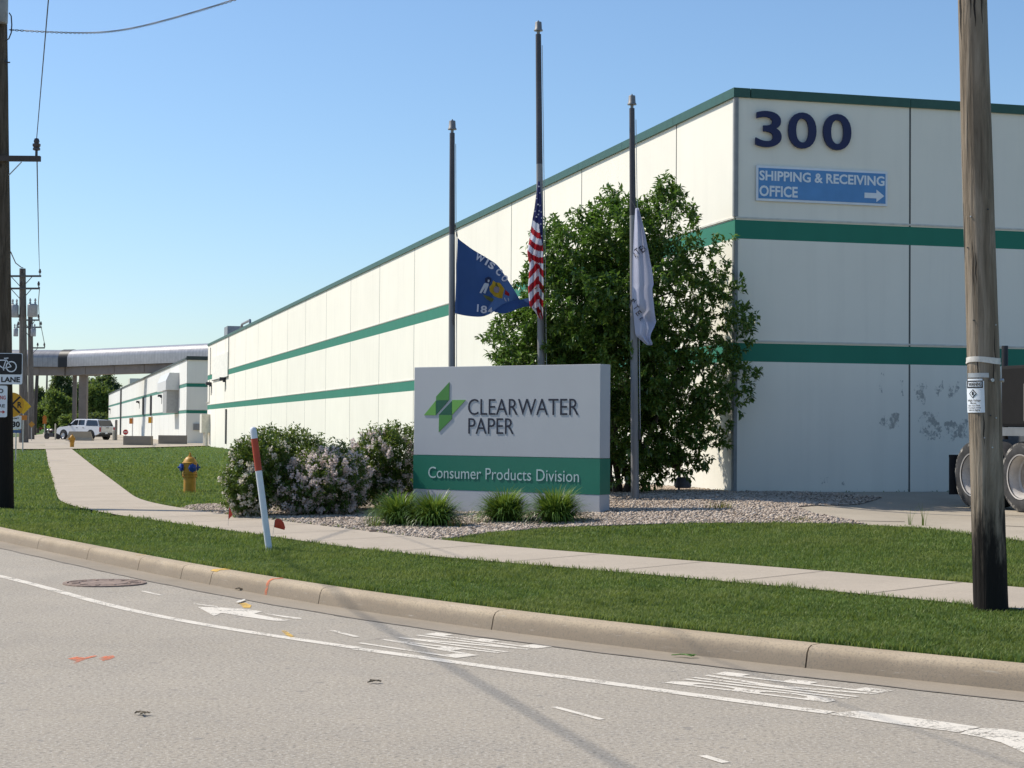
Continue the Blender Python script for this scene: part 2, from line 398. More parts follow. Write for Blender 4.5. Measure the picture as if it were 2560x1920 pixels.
# sidewalk
_near = [onG(x, y) for x, y in ((120.4, 1160), (139, 1227), (147, 1254), (191, 1270), (325, 1295), (492, 1317), (690, 1344), (907, 1378), (1100, 1394), (1204, 1405), (1560, 1433), (1876, 1462), (2102, 1482), (2419, 1514))]
_farp = [onG(x, y) for x, y in ((231, 1188), (347, 1261), (498, 1277), (652, 1300), (798, 1320), (934, 1337), (1100, 1361), (1273, 1377), (1560, 1407), (1849, 1434), (2193, 1462), (2560, 1484))]
_na = np.array([(p.x, p.y) for p in _near]); _fa = np.array([(p.x, p.y) for p in _farp])
def extend(pl, back, fwd, d0=None):
    e1 = pl[-1]-pl[-3]; e1 /= np.linalg.norm(e1)
    return np.vstack([pl[0]+d0*back, pl, pl[-1]+e1*fwd])
_na = smooth(resample(extend(_na, 260, 14, _u), .5), 10)
WALK_N = _na; WALK_F = offset(_na, 1.42)
WALK_F = smooth(WALK_F, 6)
sidewalk = strip('sidewalk', WALK_N, WALK_F, WALKM, 4, .012)
WALK_C = resample((WALK_N+WALK_F)/2, .8)
# sidewalk joints and edges
mb = MB(); acc = 0.0
for i in range(1, len(WALK_N)-1):
    if WALK_N[i, 1] > 90: continue
    acc += np.linalg.norm(WALK_N[i]-WALK_N[i-1])
    if acc > 1.5:
        acc = 0; a, b = WALK_N[i], WALK_F[i]; t = (WALK_N[i+1]-WALK_N[i-1]); t = t/np.linalg.norm(t)*.007
        q = []
        for u in np.linspace(0, 1, 4):
            p = a+(b-a)*u; z = gh(p[0], p[1])+.016
            q += [(p[0]-t[0], p[1]-t[1], z), (p[0]+t[0], p[1]+t[1], z)]
        mb.add(q, [(0, 1, 3, 2), (2, 3, 5, 4), (4, 5, 7, 6)])
mb.build('joint', M('joint_dirt', (.14, .12, .10), .95), sidewalk)
rc = np.random.default_rng(5)
for i0, u0 in ((-70, .2), (-52, .6), (-98, .1)):      # hairline cracks wandering across the slabs
    c_ = np.array([WALK_N[i0]*(1-u0)+WALK_F[i0]*u0]); p_ = [c_[0]]; dr_ = rc.normal(size=2); dr_ /= np.linalg.norm(dr_)
    tgt = WALK_N[i0+2]*(.1)+WALK_F[i0+2]*.9
    for k in range(9): p_.append(p_[-1]+(tgt-p_[-1])*.28+rc.normal(0, .025, 2))
    p_ = np.array(p_); a_, b_ = offset(p_, .004), offset(p_, -.004); mb = MB()
    for k in range(len(p_)-1): mb.add([(*a_[k], gh(*p_[k])+.016), (*b_[k], gh(*p_[k])+.016), (*b_[k+1], gh(*p_[k+1])+.016), (*a_[k+1], gh(*p_[k+1])+.016)], [(0, 1, 2, 3)])
    mb.build('crack', M('crack_dirt', (.20, .17, .135), .95), sidewalk)
# kerb and gutter: swept profile in sections with open joints
PROF = [(0.0, -.02), (0.012, .02), (.03, .105), (.05, .137), (.085, .152), (.2, .155), (.2, -.02)]
ks = np.concatenate([[0], np.cumsum(np.linalg.norm(np.diff(KNEAR, axis=0), axis=1))]); kn = normals2(KNEAR)
def kerb_pt(s, off, z):
    x = np.interp(s, ks, KNEAR[:, 0]); y = np.interp(s, ks, KNEAR[:, 1]); a = np.interp(s, ks, kn[:, 0]); b = np.interp(s, ks, kn[:, 1])
    return (x+a*off, y+b*off, z)
def kerb_s(xs, ys, z=0.01):
    p = onZ(xs, ys, z); return float(ks[np.argmin(((KNEAR-np.array([p.x, p.y]))**2).sum(1))])
def sweep(mb, s0, s1, prof, step=.3, cap=True):
    n = max(2, int((s1-s0)/step)+1); o = len(mb.v); k = len(prof)
    for s in np.linspace(s0, s1, n): mb.v += [kerb_pt(s, a, b) for a, b in prof]
    for i in range(n-1):
        for j in range(k-1): mb.f.append((o+i*k+j, o+(i+1)*k+j, o+(i+1)*k+j+1, o+i*k+j+1)); mb.m.append(0); mb.sm.append(True)
    if cap:
        mb.f.append(tuple(range(o, o+k))); mb.m.append(0); mb.sm.append(False)
        mb.f.append(tuple(range(o+(n-1)*k, o+n*k))[::-1]); mb.m.append(0); mb.sm.append(False)
joints = sorted([kerb_s(*q) for q in ((93, 1372), (220, 1400), (344, 1426), (462, 1448), (529, 1461), (787, 1509), (1256, 1576), (2028, 1671))])
joints = [0.0]+[joints[0]-3*k for k in range(6, 0, -1) if joints[0]-3*k > .5]+joints+[joints[-1]+3, joints[-1]+6, ks[-1]]
mb = MB()
for a, b in zip(joints[:-1], joints[1:]): sweep(mb, a+.006, b-.006, PROF)
kerb = tag(mb.build('kerb', KERBM), kind='structure')
mb = MB(); sweep(mb, 0, ks[-1], [(.19, .0), (.015, -.0), (.01, .0), (.012, .06)][:0] or [(.02, .03), (.19, .1)], cap=False)
mb.build('joint', M('joint_dirt', (.14, .12, .10)), kerb)
mb = MB(); sweep(mb, 0, ks[-1], [(.02, .005), (-.02, .005), (-.36, .0045)], cap=False)
gutter = tag(mb.build('gutter', GUTTERM), kind='structure')
mb = MB()
for i, s in enumerate(np.arange(.2, ks[-1]-.3, .2)):
    w = .006+.009*max(0, math.sin(i*1.7)*math.sin(i*.37)); o_ = .008*math.sin(i*.9)
    a0 = kerb_pt(s, -.362-w+o_, .0050); a1 = kerb_pt(s, -.35+o_, .0062); b0 = kerb_pt(s+.21, -.362-w+.008*math.sin((i+1)*.9), .0050); b1 = kerb_pt(s+.21, -.35+.008*math.sin((i+1)*.9), .0062)
    mb.add([a0, b0, b1, a1], [(0, 1, 2, 3)])
mb.build('joint', M('gutter_joint', (.20, .175, .145), .95, var=.35, scale=5), gutter)
def paint_on_kerb(xs, ys, w, mat, off0=.0, off1=.2, n0=0):
    s = kerb_s(xs, ys); mb = MB(); pr = [(a-.003, b+.003) for a, b in PROF[n0:-1]]
    sweep(mb, s-w/2, s+w/2, pr, step=.05, cap=False); return mb.build('paint_mark', mat, kerb)
ORANGE = worn('orange_spray_paint', (.74, .22, .11), .42, .56, 30)
YELLOW = worn('yellow_spray_paint', (.72, .46, .12), .42, .56, 30)
LINEP = None
paint_on_kerb(643, 1486, .05, ORANGE); paint_on_kerb(525, 1461, .16, YELLOW, n0=3)
paint_on_kerb(300, 1420, .05, YELLOW, n0=4)
# ------------------------------------------------------------------ road paint
LINEP = worn('road_paint', (.74, .68, .58), .40, .47)
ZP = .0032
def flat_poly(mb, pts, z=ZP): mb.add([tuple(onZ(x, y, z)) for x, y in pts], [tuple(range(len(pts)))])
def ribbon(mb, pts, w, z=ZP):
    q = np.array([(p.x, p.y) for p in (onZ(x, y, 0) for x, y in pts)]); q = smooth(resample(q, .3), 4); a, b = offset(q, w/2), offset(q, -w/2)
    for i in range(len(q)-1): mb.add([(*a[i], z), (*b[i], z), (*b[i+1], z), (*a[i+1], z)], [(0, 1, 2, 3)])
def road_line(parts, name='painted_line', mat=None):
    mb = MB()
    for f in parts: f(mb)
    return mb.build(name, mat or LINEP, road)
road_line([lambda mb: ribbon(mb, [(-60, 1427), (0, 1441), (81, 1460), (175, 1487), (285, 1517), (407, 1543.6), (569.6, 1573), (732, 1597.7), (895, 1621)], .105)])
road_line([lambda mb: ribbon(mb, [(893, 1622.5), (963, 1630.5), (1166, 1661), (1369.6, 1688), (1532, 1710), (1700, 1733.5), (1860, 1756), (2077, 1783)], .115)])
def z5(x, y): return (1600+x/2.304, 1500+y/2.304)
road_line([lambda mb: flat_poly(mb, [z5(*q) for q in ((1085, 657), (1150, 646), (1270, 638), (1500, 668), (1760, 702), (1960, 732), (1870, 752), (1835, 762), (1500, 718), (1250, 680))])])
road_line([lambda mb: flat_poly(mb, [z5(*q) for q in ((1842, 770), (1880, 752), (1975, 737), (2100, 743), (2240, 768), (2290, 785), (2290, 925), (2212, 880), (2080, 820), (1950, 787))])])
def lane_word(word, TL, TR, BL, BR):
    c = [onZ(*q, 0) for q in (BL, BR, TL, TR)]; mb = MB()
    def fn(u, w, t):
        p = (c[0]*(1-u)+c[1]*u)*(1-w)+(c[2]*(1-u)+c[3]*u)*w; return (p.x, p.y, ZP)
    letters(mb, word, fn, bold=.012); return mb.build('painted_word', LINEP, road)
lane_word('BIKE', (1659.6, 1708), (1814, 1680), (2066, 1757), (2234, 1727.5))
lane_word('LANE', (893.2, 1608.8), (1092, 1582), (1140, 1646), (1381.4, 1617.5))
def z4(x, y): return (440+x/6.144, 1430+y/6.144)
road_line([lambda mb: flat_poly(mb, [z4(*q) for q in ((330, 535), (430, 590), (580, 672), (640, 655), (690, 630), (760, 635), (940, 668), (1480, 745), (1600, 752), (1770, 740), (1500, 700), (1200, 640), (1330, 604), (1040, 566), (700, 545))])], 'painted_arrow')
for q in (((230, 472), (640, 526), (640, 540), (330, 500)), ((1370, 634), (1930, 706), (1930, 722), (1800, 718), (1420, 652))):
    road_line([lambda mb: flat_poly(mb, [z4(*p) for p in q])], 'painted_dash')
for a, b, w in (((355, 1478), (403, 1489), .045), ((829, 1577), (893, 1593), .05), ((1385, 1768), (1505, 1800), .045), ((1756, 1890), (1815, 1908), .05)):
    road_line([lambda mb: ribbon(mb, [a, ((a[0]+b[0])/2, (a[1]+b[1])/2), b], w)], 'painted_dash')
def z8(x, y): return (x/4.424, 1400+y/4.424)
road_line([lambda mb: flat_poly(mb, [z8(*q) for q in ((750, 1090), (850, 1068), (930, 1080), (1040, 1055), (1080, 1060), (960, 1092), (900, 1115), (830, 1148), (800, 1142), (840, 1115))])], 'paint_mark', ORANGE)
road_line([lambda mb: flat_poly(mb, [z8(*q) for q in ((1090, 1085), (1160, 1062), (1250, 1055), (1275, 1072), (1220, 1095), (1140, 1115))])], 'paint_mark', ORANGE)
road_line([lambda mb: flat_poly(mb, [z4(*q) for q in ((970, 480), (1060, 470), (1160, 510), (1140, 548), (1040, 552))])], 'paint_mark', YELLOW)
road_line([lambda mb: flat_poly(mb, [z4(*q) for q in ((1620, 900), (1680, 898), (1760, 950), (1830, 1000), (1760, 1005), (1680, 960))])], 'paint_mark', YELLOW)
WPAINT2 = worn('white_spray_paint', (.72, .68, .60), .38, .5, 30)
road_line([lambda mb: flat_poly(mb, [z4(*q) for q in ((920, 465), (960, 435), (1050, 415), (1070, 425), (990, 462))], .014)], 'paint_mark', WPAINT2)
# tar seams on the carriageway
# manhole
c0 = onZ(262, 1459, 0); a0 = onZ(158, 1459, 0); rm = (c0-a0).length
mb = MB(); mb.lathe([(0, .012), (rm*.55, .0125), (rm*.56, .008), (rm*.62, .008), (rm*.63, .0125), (rm*.86, .012), (rm*.865, .004), (rm*.9, .004), (rm*.905, .013), (rm, .012), (rm*1.01, .001)], n=40)
for k in range(12):
    t = k*math.pi/6; mb.box((rm*.72*math.cos(t), rm*.72*math.sin(t), .0135), (rm*.2, .03, .008), mat=Matrix.Rotation(t, 3, 'Z'))
o = mb.build('manhole_cover', M('rusty_iron', (.25, .18, .14), .8, .0, var=.4, scale=18, bump=.4), loc=(c0.x, c0.y, 0.001))
tag(o, 'round rusty manhole cover set in the bike lane', 'manhole cover')
# ------------------------------------------------------------------ warehouse
def wall_mat(name, base, p0, pitch, x0seam=None, axis=1, green=False, scuff=None):
    """painted precast concrete: open vertical seams, faint streaks; local metres"""
    n = NT(name); tc = n.node('ShaderNodeTexCoord'); sp = n.node('ShaderNodeSeparateXYZ'); n.link(tc.outputs['Object'], sp.inputs[0])
    a = sp.outputs[axis]
    f = n.math('ABSOLUTE', n.math('SUBTRACT', n.math('FRACT', n.math('ADD', n.math('DIVIDE', n.math('SUBTRACT', a, p0), pitch), .5)), .5))
    seam = n.math("LESS_THAN", f, (.024 if axis == 1 else .017)/pitch)
    v = n.coord((1, 1, 1)); st = n.noise(n.coord((3.0, 3.0, .16)), 1.3, 5, .6)
    c = n.ramp(n.noise(v, .7, 5), [(.3, tuple(x*.95 for x in base)), (.7, base)])
    c = n.mix(n.ramp(st, [(.34, .16), (.50, 0.0)]), c, tuple(x*.78 for x in base))
    wn_ = n.node('ShaderNodeTexWhiteNoise', noise_dimensions='1D'); n.link(n.math('FLOOR', n.math('ADD', n.math('DIVIDE', n.math('SUBTRACT', a, p0), pitch), 100.0)), wn_.inputs['W']); c = n.mix(n.math('MULTIPLY', wn_.outputs[0], .09), c, tuple(x*.55 for x in base))
    if scuff:
        wob = n.noise(v, 4.5, 4, .65); wob2 = n.noise(n.coord((1, 1, 1), rot=(.7, .3, 1.1)), 4.5, 4, .65)
        xd = n.math('ADD', sp.outputs[0], n.math('MULTIPLY', n.math('SUBTRACT', wob, .5), .55)); zd = n.math('ADD', sp.outputs[2], n.math('MULTIPLY', n.math('SUBTRACT', wob2, .5), .5))
        for (x0, x1, z0, z1, lo, sc_) in scuff:
            vx = n.node('ShaderNodeMapRange', interpolation_type='SMOOTHSTEP', inp={1: -.04, 2: .07, 3: 0.0, 4: 1.0}); n.link(n.math('SUBTRACT', (x1-x0)/2, n.math('ABSOLUTE', n.math('SUBTRACT', xd, (x0+x1)/2))), vx.inputs[0])
            vz = n.node('ShaderNodeMapRange', interpolation_type='SMOOTHSTEP', inp={1: -.04, 2: .07, 3: 0.0, 4: 1.0}); n.link(n.math('SUBTRACT', (z1-z0)/2, n.math('ABSOLUTE', n.math('SUBTRACT', zd, (z0+z1)/2))), vz.inputs[0])
            big = n.noise(v, sc_, 2, .5); small = n.noise(n.coord((1, 1, .8)), sc_*4.2, 6, .75)
            m = n.math('MULTIPLY', n.math('ADD', n.math('MULTIPLY', big, .45), n.math('MULTIPLY', small, .62)), n.math('MULTIPLY', vx.outputs[0], vz.outputs[0]))
            m = n.ramp(m, [(lo-.015, 0.0), (lo+.05, .66)])
            c = n.mix(m, c, (.20, .20, .19))
    c = n.mix(seam, c, (.10, .10, .095))
    h = n.math('SUBTRACT', n.math('MULTIPLY', n.noise(v, 45, 4, .7), .12), n.math('MULTIPLY', seam, 1.0))
    n.bump(h, .35, .03)
    return n.fin(c, .8, 0, .25)
CREAM = (.865, .83, .725); SHADE_CREAM = (.70, .69, .63); GREEN = (.022, .19, .125); GREENR = (.014, .105, .070)
def zc(ys, xs=1834, Y=CORNER_Y): return P(xs, ys, Y).z
Z_TOP, Z_COP = zc(220), zc(243); Z1T, Z1B = zc(549), zc(596); Z2T, Z2B = zc(857), zc(903)
PITCHP = 5.95
RZ = WALL_RZ; BASE = Vector((CORNER.x, CORNER.y, 0))
def loc_of(p, o=None):
    d = Vector(p)-BASE; return Vector((d.dot(VDIR), d.dot(UDIR), p[2]))
def wall_uv(xs, ys, face):          # pixel on the long wall (face 'L') or on the end wall ('R') -> local coordinates
    d = ray(xs, ys); nrm = VDIR if face == 'L' else UDIR
    t = (BASE-CAMP).dot(nrm)/d.dot(nrm); return loc_of(CAMP+d*t)
wh = thing('warehouse', 'long cream precast warehouse with green stripes and blue numerals 300 at its corner', 'warehouse', BASE, RZ)
x1s = wall_uv(2275, 400, 'R').x
ca = wall_uv(2090, 905, 'R'); cb = wall_uv(2440, 905, 'R')
WALL_L = wall_mat('long_wall_paint', CREAM, PITCHP*.485, PITCHP, axis=1)
WALL_R = wall_mat('end_wall_paint', (.865, .83, .725), x1s, x1s, axis=0, scuff=[(wall_uv(2284.9, 1000, 'R').x, wall_uv(2326.3, 1000, 'R').x, zc(1005.9), zc(936.3), 0.525, 5.5), (wall_uv(2334.4, 1000, 'R').x, wall_uv(2360.7, 1000, 'R').x, zc(986.1), zc(942.2), 0.525, 5.5), (wall_uv(2365.7, 1000, 'R').x, wall_uv(2405.5, 1000, 'R').x, zc(990.5), zc(946.6), 0.525, 5.5), (wall_uv(2292.7, 1000, 'R').x, wall_uv(2354.5, 1000, 'R').x, zc(1097.6), zc(1020.2), 0.525, 5.5), (wall_uv(2354.5, 1000, 'R').x, wall_uv(2424.0, 1000, 'R').x, zc(1099.5), zc(1037.7), 0.525, 5.5), (wall_uv(2196.5, 1000, 'R').x, wall_uv(2216.6, 1000, 'R').x, zc(984.5), zc(920.9), 0.525, 5.5), (wall_uv(2202.8, 1000, 'R').x, wall_uv(2258.3, 1000, 'R').x, zc(1074.3), zc(1024.2), 0.525, 5.5), (wall_uv(2012.3, 1000, 'R').x, wall_uv(2040.5, 1000, 'R').x, zc(1205.0), zc(1190.9), 0.56, 5.5), (wall_uv(2046.7, 1000, 'R').x, wall_uv(2081.2, 1000, 'R').x, zc(1223.1), zc(1179.3), 0.56, 5.5), (wall_uv(2087.5, 1000, 'R').x, wall_uv(2118.8, 1000, 'R').x, zc(1225.5), zc(1187.9), 0.56, 5.5), (wall_uv(2134.5, 1000, 'R').x, wall_uv(2153.3, 1000, 'R').x, zc(1225.1), zc(1202.6), 0.56, 5.5), (wall_uv(2169.6, 1000, 'R').x, wall_uv(2179.0, 1000, 'R').x, zc(1175.2), zc(1154.9), 0.56, 5.5), (wall_uv(2247.3, 1000, 'R').x, wall_uv(2276.1, 1000, 'R').x, zc(1222.9), zc(1207.2), 0.56, 5.5), (wall_uv(2205.0, 1000, 'R').x, wall_uv(2222.8, 1000, 'R').x, zc(1223.7), zc(1204.3), 0.56, 5.5), (wall_uv(2242.6, 1000, 'R').x, wall_uv(2263.0, 1000, 'R').x, zc(993.6), zc(923.1), 0.56, 5.5)])
GREEN_L = M('green_stripe_paint', GREEN, .75, var=.06, scale=2, stretch=(1, 1, .3))
COPM = M('green_coping_metal', (.030, .095, .072), .5, .0, var=.1)
COP_JOINT = M('coping_joint_dark', (.02, .04, .03), .8)  # dark inner strip seen in the gaps between coping lengths
LWALL, RWALL = 98.3, 46.0
LEDGE = M('stripe_ledge', (.62, .60, .54), .85)
def banded(name, parent, face, L, wm, gm, bands, ztop):
    mb = MB(); z = 0.0; segs = []
    for zb, zt in bands: segs += [(z, zb, 0), (zb, zt, 1)]; z = zt
    segs.append((z, ztop, 0))
    for a, b, m in segs:
        if face == 'L': mb.add([(0, 0, a), (0, L, a), (0, L, b), (0, 0, b)], [(0, 1, 2, 3)], m)
        else: mb.add([(0, 0, a), (L, 0, a), (L, 0, b), (0, 0, b)], [(0, 1, 2, 3)], m)
    # a shallow ledge above each stripe
    for zb, zt in bands:
        c, s_ = ((-.009, L/2, zt+.035), (.022, L, .03)) if face == 'L' else ((L/2, -.009, zt+.035), (L, .022, .03))
        mb.box(c, s_, 2)
    return mb.build(name, [wm, gm, LEDGE], parent, fix=False)
BANDS = [(Z2B, Z2T), (Z1B, Z1T)]
banded('long_wall', wh, 'L', LWALL, WALL_L, GREEN_L, BANDS, Z_TOP-.02)
banded('end_wall', wh, 'R', RWALL, WALL_R, GREEN_L, BANDS, Z_TOP-.02)
mb = MB(); mb.add([(0, LWALL, 0), (RWALL, LWALL, 0), (RWALL, LWALL, Z_TOP-.03), (0, LWALL, Z_TOP-.03)], [(0, 1, 2, 3)])
mb.add([(RWALL, 0, 0), (RWALL, LWALL, 0), (RWALL, LWALL, Z_TOP-.03), (RWALL, 0, Z_TOP-.03)], [(0, 1, 2, 3)])
mb.build('rear_wall', WALL_R, wh)
mb = MB(); mb.add([(.1, .1, Z_TOP-.15), (RWALL-.1, .1, Z_TOP-.15), (RWALL-.1, LWALL-.1, Z_TOP-.15), (.1, LWALL-.1, Z_TOP-.15)], [(0, 1, 2, 3)]); mb.build('roof', M('roof_membrane', (.3, .3, .3), .9), wh)
hc = Z_TOP-Z_COP
mb = MB(); L = 3.0; y = -.05
while y < LWALL:
    e = min(L, LWALL-y); mb.box((.10, y+e/2, Z_COP+hc/2), (.30, e-.008, hc)); y += e
mb.box((.12, LWALL/2, Z_COP+hc/2-.02), (.30, LWALL-.1, hc-.05), 1)
mb.build('coping', [COPM, COP_JOINT], wh)
mb = MB(); x = .262; 
while x < RWALL:
    e = min(L, RWALL-x); mb.box((x+e/2, .10, Z_COP+hc/2), (e-.008, .30, hc)); x += e
mb.box((RWALL/2, .12, Z_COP+hc/2-.02), (RWALL-.6, .30, hc-.05), 1)
mb.build('coping', [COPM, COP_JOINT], wh)
mb = MB()
for a, b in ((.0, Z2B-.004), (Z2T+.055, Z1B-.004), (Z1T+.055, Z_COP-.005)): mb.add([(-.03, .045, a), (-.03, -.012, a), (-.012, -.03, a), (.045, -.03, a), (.02, .02, a)]+[(-.03, .045, b), (-.03, -.012, b), (-.012, -.03, b), (.045, -.03, b), (.02, .02, b)], [(0, 1, 6, 5), (1, 2, 7, 6), (2, 3, 8, 7), (3, 4, 9, 8), (4, 0, 5, 9), (5, 6, 7, 8, 9)])
mb.build('corner_trim', M('grey_corner_trim', (.26, .27, .27), .6), wh)
# numerals
BLUE = M('navy_numeral', (.011, .016, .075), .5, var=.05)
def zz(x, y): return (1800+x/2.9105, 200+y/2.9105)
for ch, (xl, xr, yt, yb) in (('3', (250, 437, 231, 493)), ('0', (487, 690, 241, 503)), ('0', (741, 943, 252, 514))):
    a = wall_uv(*zz(xl, (yt+yb)/2), 'R'); b = wall_uv(*zz(xr, (yt+yb)/2), 'R'); t = wall_uv(*zz((xl+xr)/2, yt), 'R').z; bt = wall_uv(*zz((xl+xr)/2, yb), 'R').z
    vs, fs, _ = text_geo(ch, .014, 6); y0, y1 = vs[:, 1].min(), vs[:, 1].max(); mb = MB()
    def fn(u, w, tt): return (a.x+(b.x-a.x)*u, -.075+.045*tt, bt+(t-bt)*w)
    pts = [(u, (y-y0)/(y1-y0)) for u, y in vs]; mb.add([fn(u, w, 0) for u, w in pts], fs)
    ed = {}
    for f in fs:
        for q, r in zip(f, f[1:]+f[:1]): ed[(min(q, r), max(q, r))] = ed.get((min(q, r), max(q, r)), 0)+1
    o0 = len(mb.v); npt = len(pts); mb.v += [fn(u, w, 0) for u, w in pts]+[fn(u, w, 1) for u, w in pts]
    for (q, r), k in ed.items():
        if k == 1: mb.f.append((o0+q, o0+r, o0+npt+r, o0+npt+q)); mb.m.append(0); mb.sm.append(False)
    tag(mb.build('numeral', BLUE, wh), 'dark blue numeral %s standing off the wall' % ch)
# wall sign
SIGNBLUE = M('sign_blue', (.10, .27, .54), .55, var=.08, scale=3); SIGNWHITE = M('sign_white', (.74, .78, .82), .6, var=.05)
tl, br = wall_uv(1888.6, 413.7, 'R'), wall_uv(2216, 513.3, 'R'); bl = wall_uv(1888.6, 501.7, 'R')
zt_, zb_ = tl.z, bl.z; wS, hS = br.x-tl.x, tl.z-bl.z
ws = thing('direction_sign', 'blue direction sign with a white arrow on the end wall, below the numerals', 'sign', BASE+VDIR*tl.x-UDIR*.03+Vector((0, 0, zb_)), RZ)
mb = MB(); mb.box((wS/2, -.0, hS/2), (wS, .02, hS)); mb.build('frame', SIGNWHITE, ws)
b_ = .028*hS/.6+.012; mb = MB(); mb.box((wS/2, -.012, hS/2), (wS-2*b_, .006, hS-2*b_)); mb.build('panel', SIGNBLUE, ws)
def sgn(xl, xr, yt, yb):
    a = wall_uv(*zz(xl, yb), 'R'); b = wall_uv(*zz(xr, yb), 'R'); c = wall_uv(*zz(xl, yt), 'R'); return a.x-tl.x, b.x-tl.x, a.z-zb_, c.z-zb_
for txt, box in (('SHIPPING & RECEIVING', (278, 1188, 660, 731)), ('OFFICE', (278, 557, 768, 846))):
    mb = MB(); a, b, lo, hi = sgn(*box); letters(mb, txt, lambda u, w, t: (a+(b-a)*u, -.0185, lo+(hi-lo)*w), bold=.028); mb.build('lettering', SIGNWHITE, ws)
mb = MB(); a, b, lo, hi = sgn(1042, 1186, 795, 887); h2 = (lo+hi)/2; q = (hi-lo)/2; ax = a+(b-a)*.6
lo2 = h2+.02
mb.add([(a, -.0185, h2-q*.42), (ax, -.0185, h2-q*.42), (ax, -.0185, h2-q), (b, -.0185, h2), (ax, -.0185, h2+q), (ax, -.0185, h2+q*.42), (a, -.0185, h2+q*.42)], [tuple(range(7))]); mb.build('arrow', SIGNWHITE, ws)
# wall lamps, cabinet, pipes, signs on the long wall
def wall_lamp(parent, y, z, x=0.0):
    mb = MB(); mb.box((x-.09, y, z), (.18, .34, .30), 0, taper=.7); mb.box((x-.26, y, z+.05), (.30, .36, .22), 0, taper=.8); mb.bar((x-.03, y, z-.15), (x-.03, y, z-.75), .04, .04)
    return mb.build('wall_lamp', DARK_METAL, parent)
def z3(x, y): return (200+x/4.366, 780+y/4.366)
for q in ((1437, 790), (1590, 740)):
    p = wall_uv(*z3(*q), 'L'); wall_lamp(wh, p.y, p.z)
DPIPE = M('dark_downpipe', (.10, .10, .10), .6)
for x, y0, y1 in ((1600, 1060, 1440), (1430, 390, 690), (1630, 270, 610)):
    a = wall_uv(*z3(x, y1), 'L'); b = wall_uv(*z3(x, y0), 'L'); mb = MB(); mb.cyl((-.06, a.y, max(a.z, .1)), (-.06, a.y, b.z), .055 if x == 1600 else .03, n=8); mb.build('downpipe', DPIPE if x == 1600 else M('conduit', (.4, .4, .38), .6), wh)
a = wall_uv(*z3(1418, 980), 'L'); mb = MB(); mb.tube([(-.05, a.y, a.z+1.5), (-.05, a.y, a.z), (-.05, a.y+2.2, a.z-.05)], .03, 6); mb.build('conduit', M('conduit', (.4, .4, .38)), wh)
CABM = M('cream_cabinet_metal', (.66, .63, .53), .5)
a = wall_uv(*z3(1430, 1115), 'L'); b = wall_uv(*z3(1430, 1320), 'L')
mb = MB(); mb.box((-.3, a.y+1.2, (a.z+b.z)/2), (.6, 1.4, a.z-b.z)); mb.build('utility_cabinet', CABM, wh, bevel=.02)
for dy in (.6, 1.8): mb = MB(); mb.cyl((-.25, a.y+dy, .1), (-.25, a.y+dy, b.z+.02), .12, n=10); mb.build('conduit', CABM, wh)
a = wall_uv(*z3(1455, 660), 'L'); b = wall_uv(*z3(1625, 490), 'L')
mb = MB(); mb.box((-.04, (a.y+b.y)/2, (a.z+b.z)/2-.1), (.08, abs(a.y-b.y), 1.55)); mb.box((-.05, (a.y+b.y)/2, (a.z+b.z)/2-.9), (.1, abs(a.y-b.y), .05), 1); mb.build('patch_panel', [M('patch_panel_cream', (.74, .73, .66), .8), DPIPE], wh)
a = wall_uv(*z3(1540, 280), 'L')
mb = MB(); mb.box((1.3, a.y+2, Z_TOP+.45), (1.6, 2.2, .8)); mb.tube([(1.2, a.y+.8, Z_TOP+.3), (1.2, a.y-.5, Z_TOP+.5), (1.2, a.y-1.6, Z_TOP+.85), (1.2, a.y-6, Z_TOP+.85), (1.2, a.y-6.4, Z_TOP-.1)], .08, 8); mb.tube([(1.5, a.y+.8, Z_TOP+.1), (1.5, a.y-2, Z_TOP+.7), (1.5, a.y-5, Z_TOP+.7), (1.5, a.y-5.4, Z_TOP-.1)], .1, 8)
tag(mb.build('rooftop_unit', M('rooftop_metal', (.30, .31, .32), .5, .5), loc=BASE, rz=RZ), 'grey rooftop unit with bent pipes on the far end of the long warehouse roof', 'rooftop unit')
# ------------------------------------------------------------------ second, lower building
Y2 = 140.0; c2 = P(465, 1107, Y2); B2 = Vector((c2.x, c2.y, 0)); B2top = P(465, 898, Y2).z
wh2 = thing('warehouse_annex', 'lower cream building with green stripes beyond the long warehouse, a white duct hood on it', 'warehouse', B2, RZ)
def l2(xs, ys):
    d = ray(xs, ys); t = (B2-CAMP).dot(VDIR)/d.dot(VDIR); p = CAMP+d*t-B2; return Vector((0, p.dot(UDIR), (CAMP+d*t).z))
L2 = l2(272, 1000).y
s2 = [(P(465, y, Y2).z) for y in (1033, 1025, 967, 958)]
WALL2 = wall_mat('annex_wall_paint', (.73, .735, .69), 2, 6.2, axis=1); GREEN2 = M('annex_stripe_paint', (.06, .20, .16), .8, var=.15, scale=1)
bands2 = [(s2[0], s2[1]), (s2[2], s2[3])]
banded('long_wall', wh2, 'L', L2, WALL2, GREEN2, bands2, B2top); banded('end_wall', wh2, 'R', 30, WALL_R, GREEN_L, bands2, B2top)
mb = MB(); mb.add([(0, L2, 0), (30, L2, 0), (30, L2, B2top), (0, L2, B2top)], [(0, 1, 2, 3)]); mb.build('rear_wall', WALL2, wh2)
mb = MB(); mb.add([(0, 0, B2top-.1), (30, 0, B2top-.1), (30, L2, B2top-.1), (0, L2, B2top-.1)], [(0, 1, 2, 3)]); mb.build('roof', M('roof_membrane', (.3, .3, .3)), wh2)
mb = MB(); mb.box((15, .02, B2top+.1), (30.1, .3, .3)); mb.box((.03, L2/2, B2top+.06), (.26, L2-.4, .16)); mb.build('coping', M('dark_coping', (.035, .05, .045), .5), wh2)
def at2(x, y): return l2(*z3(x, y))
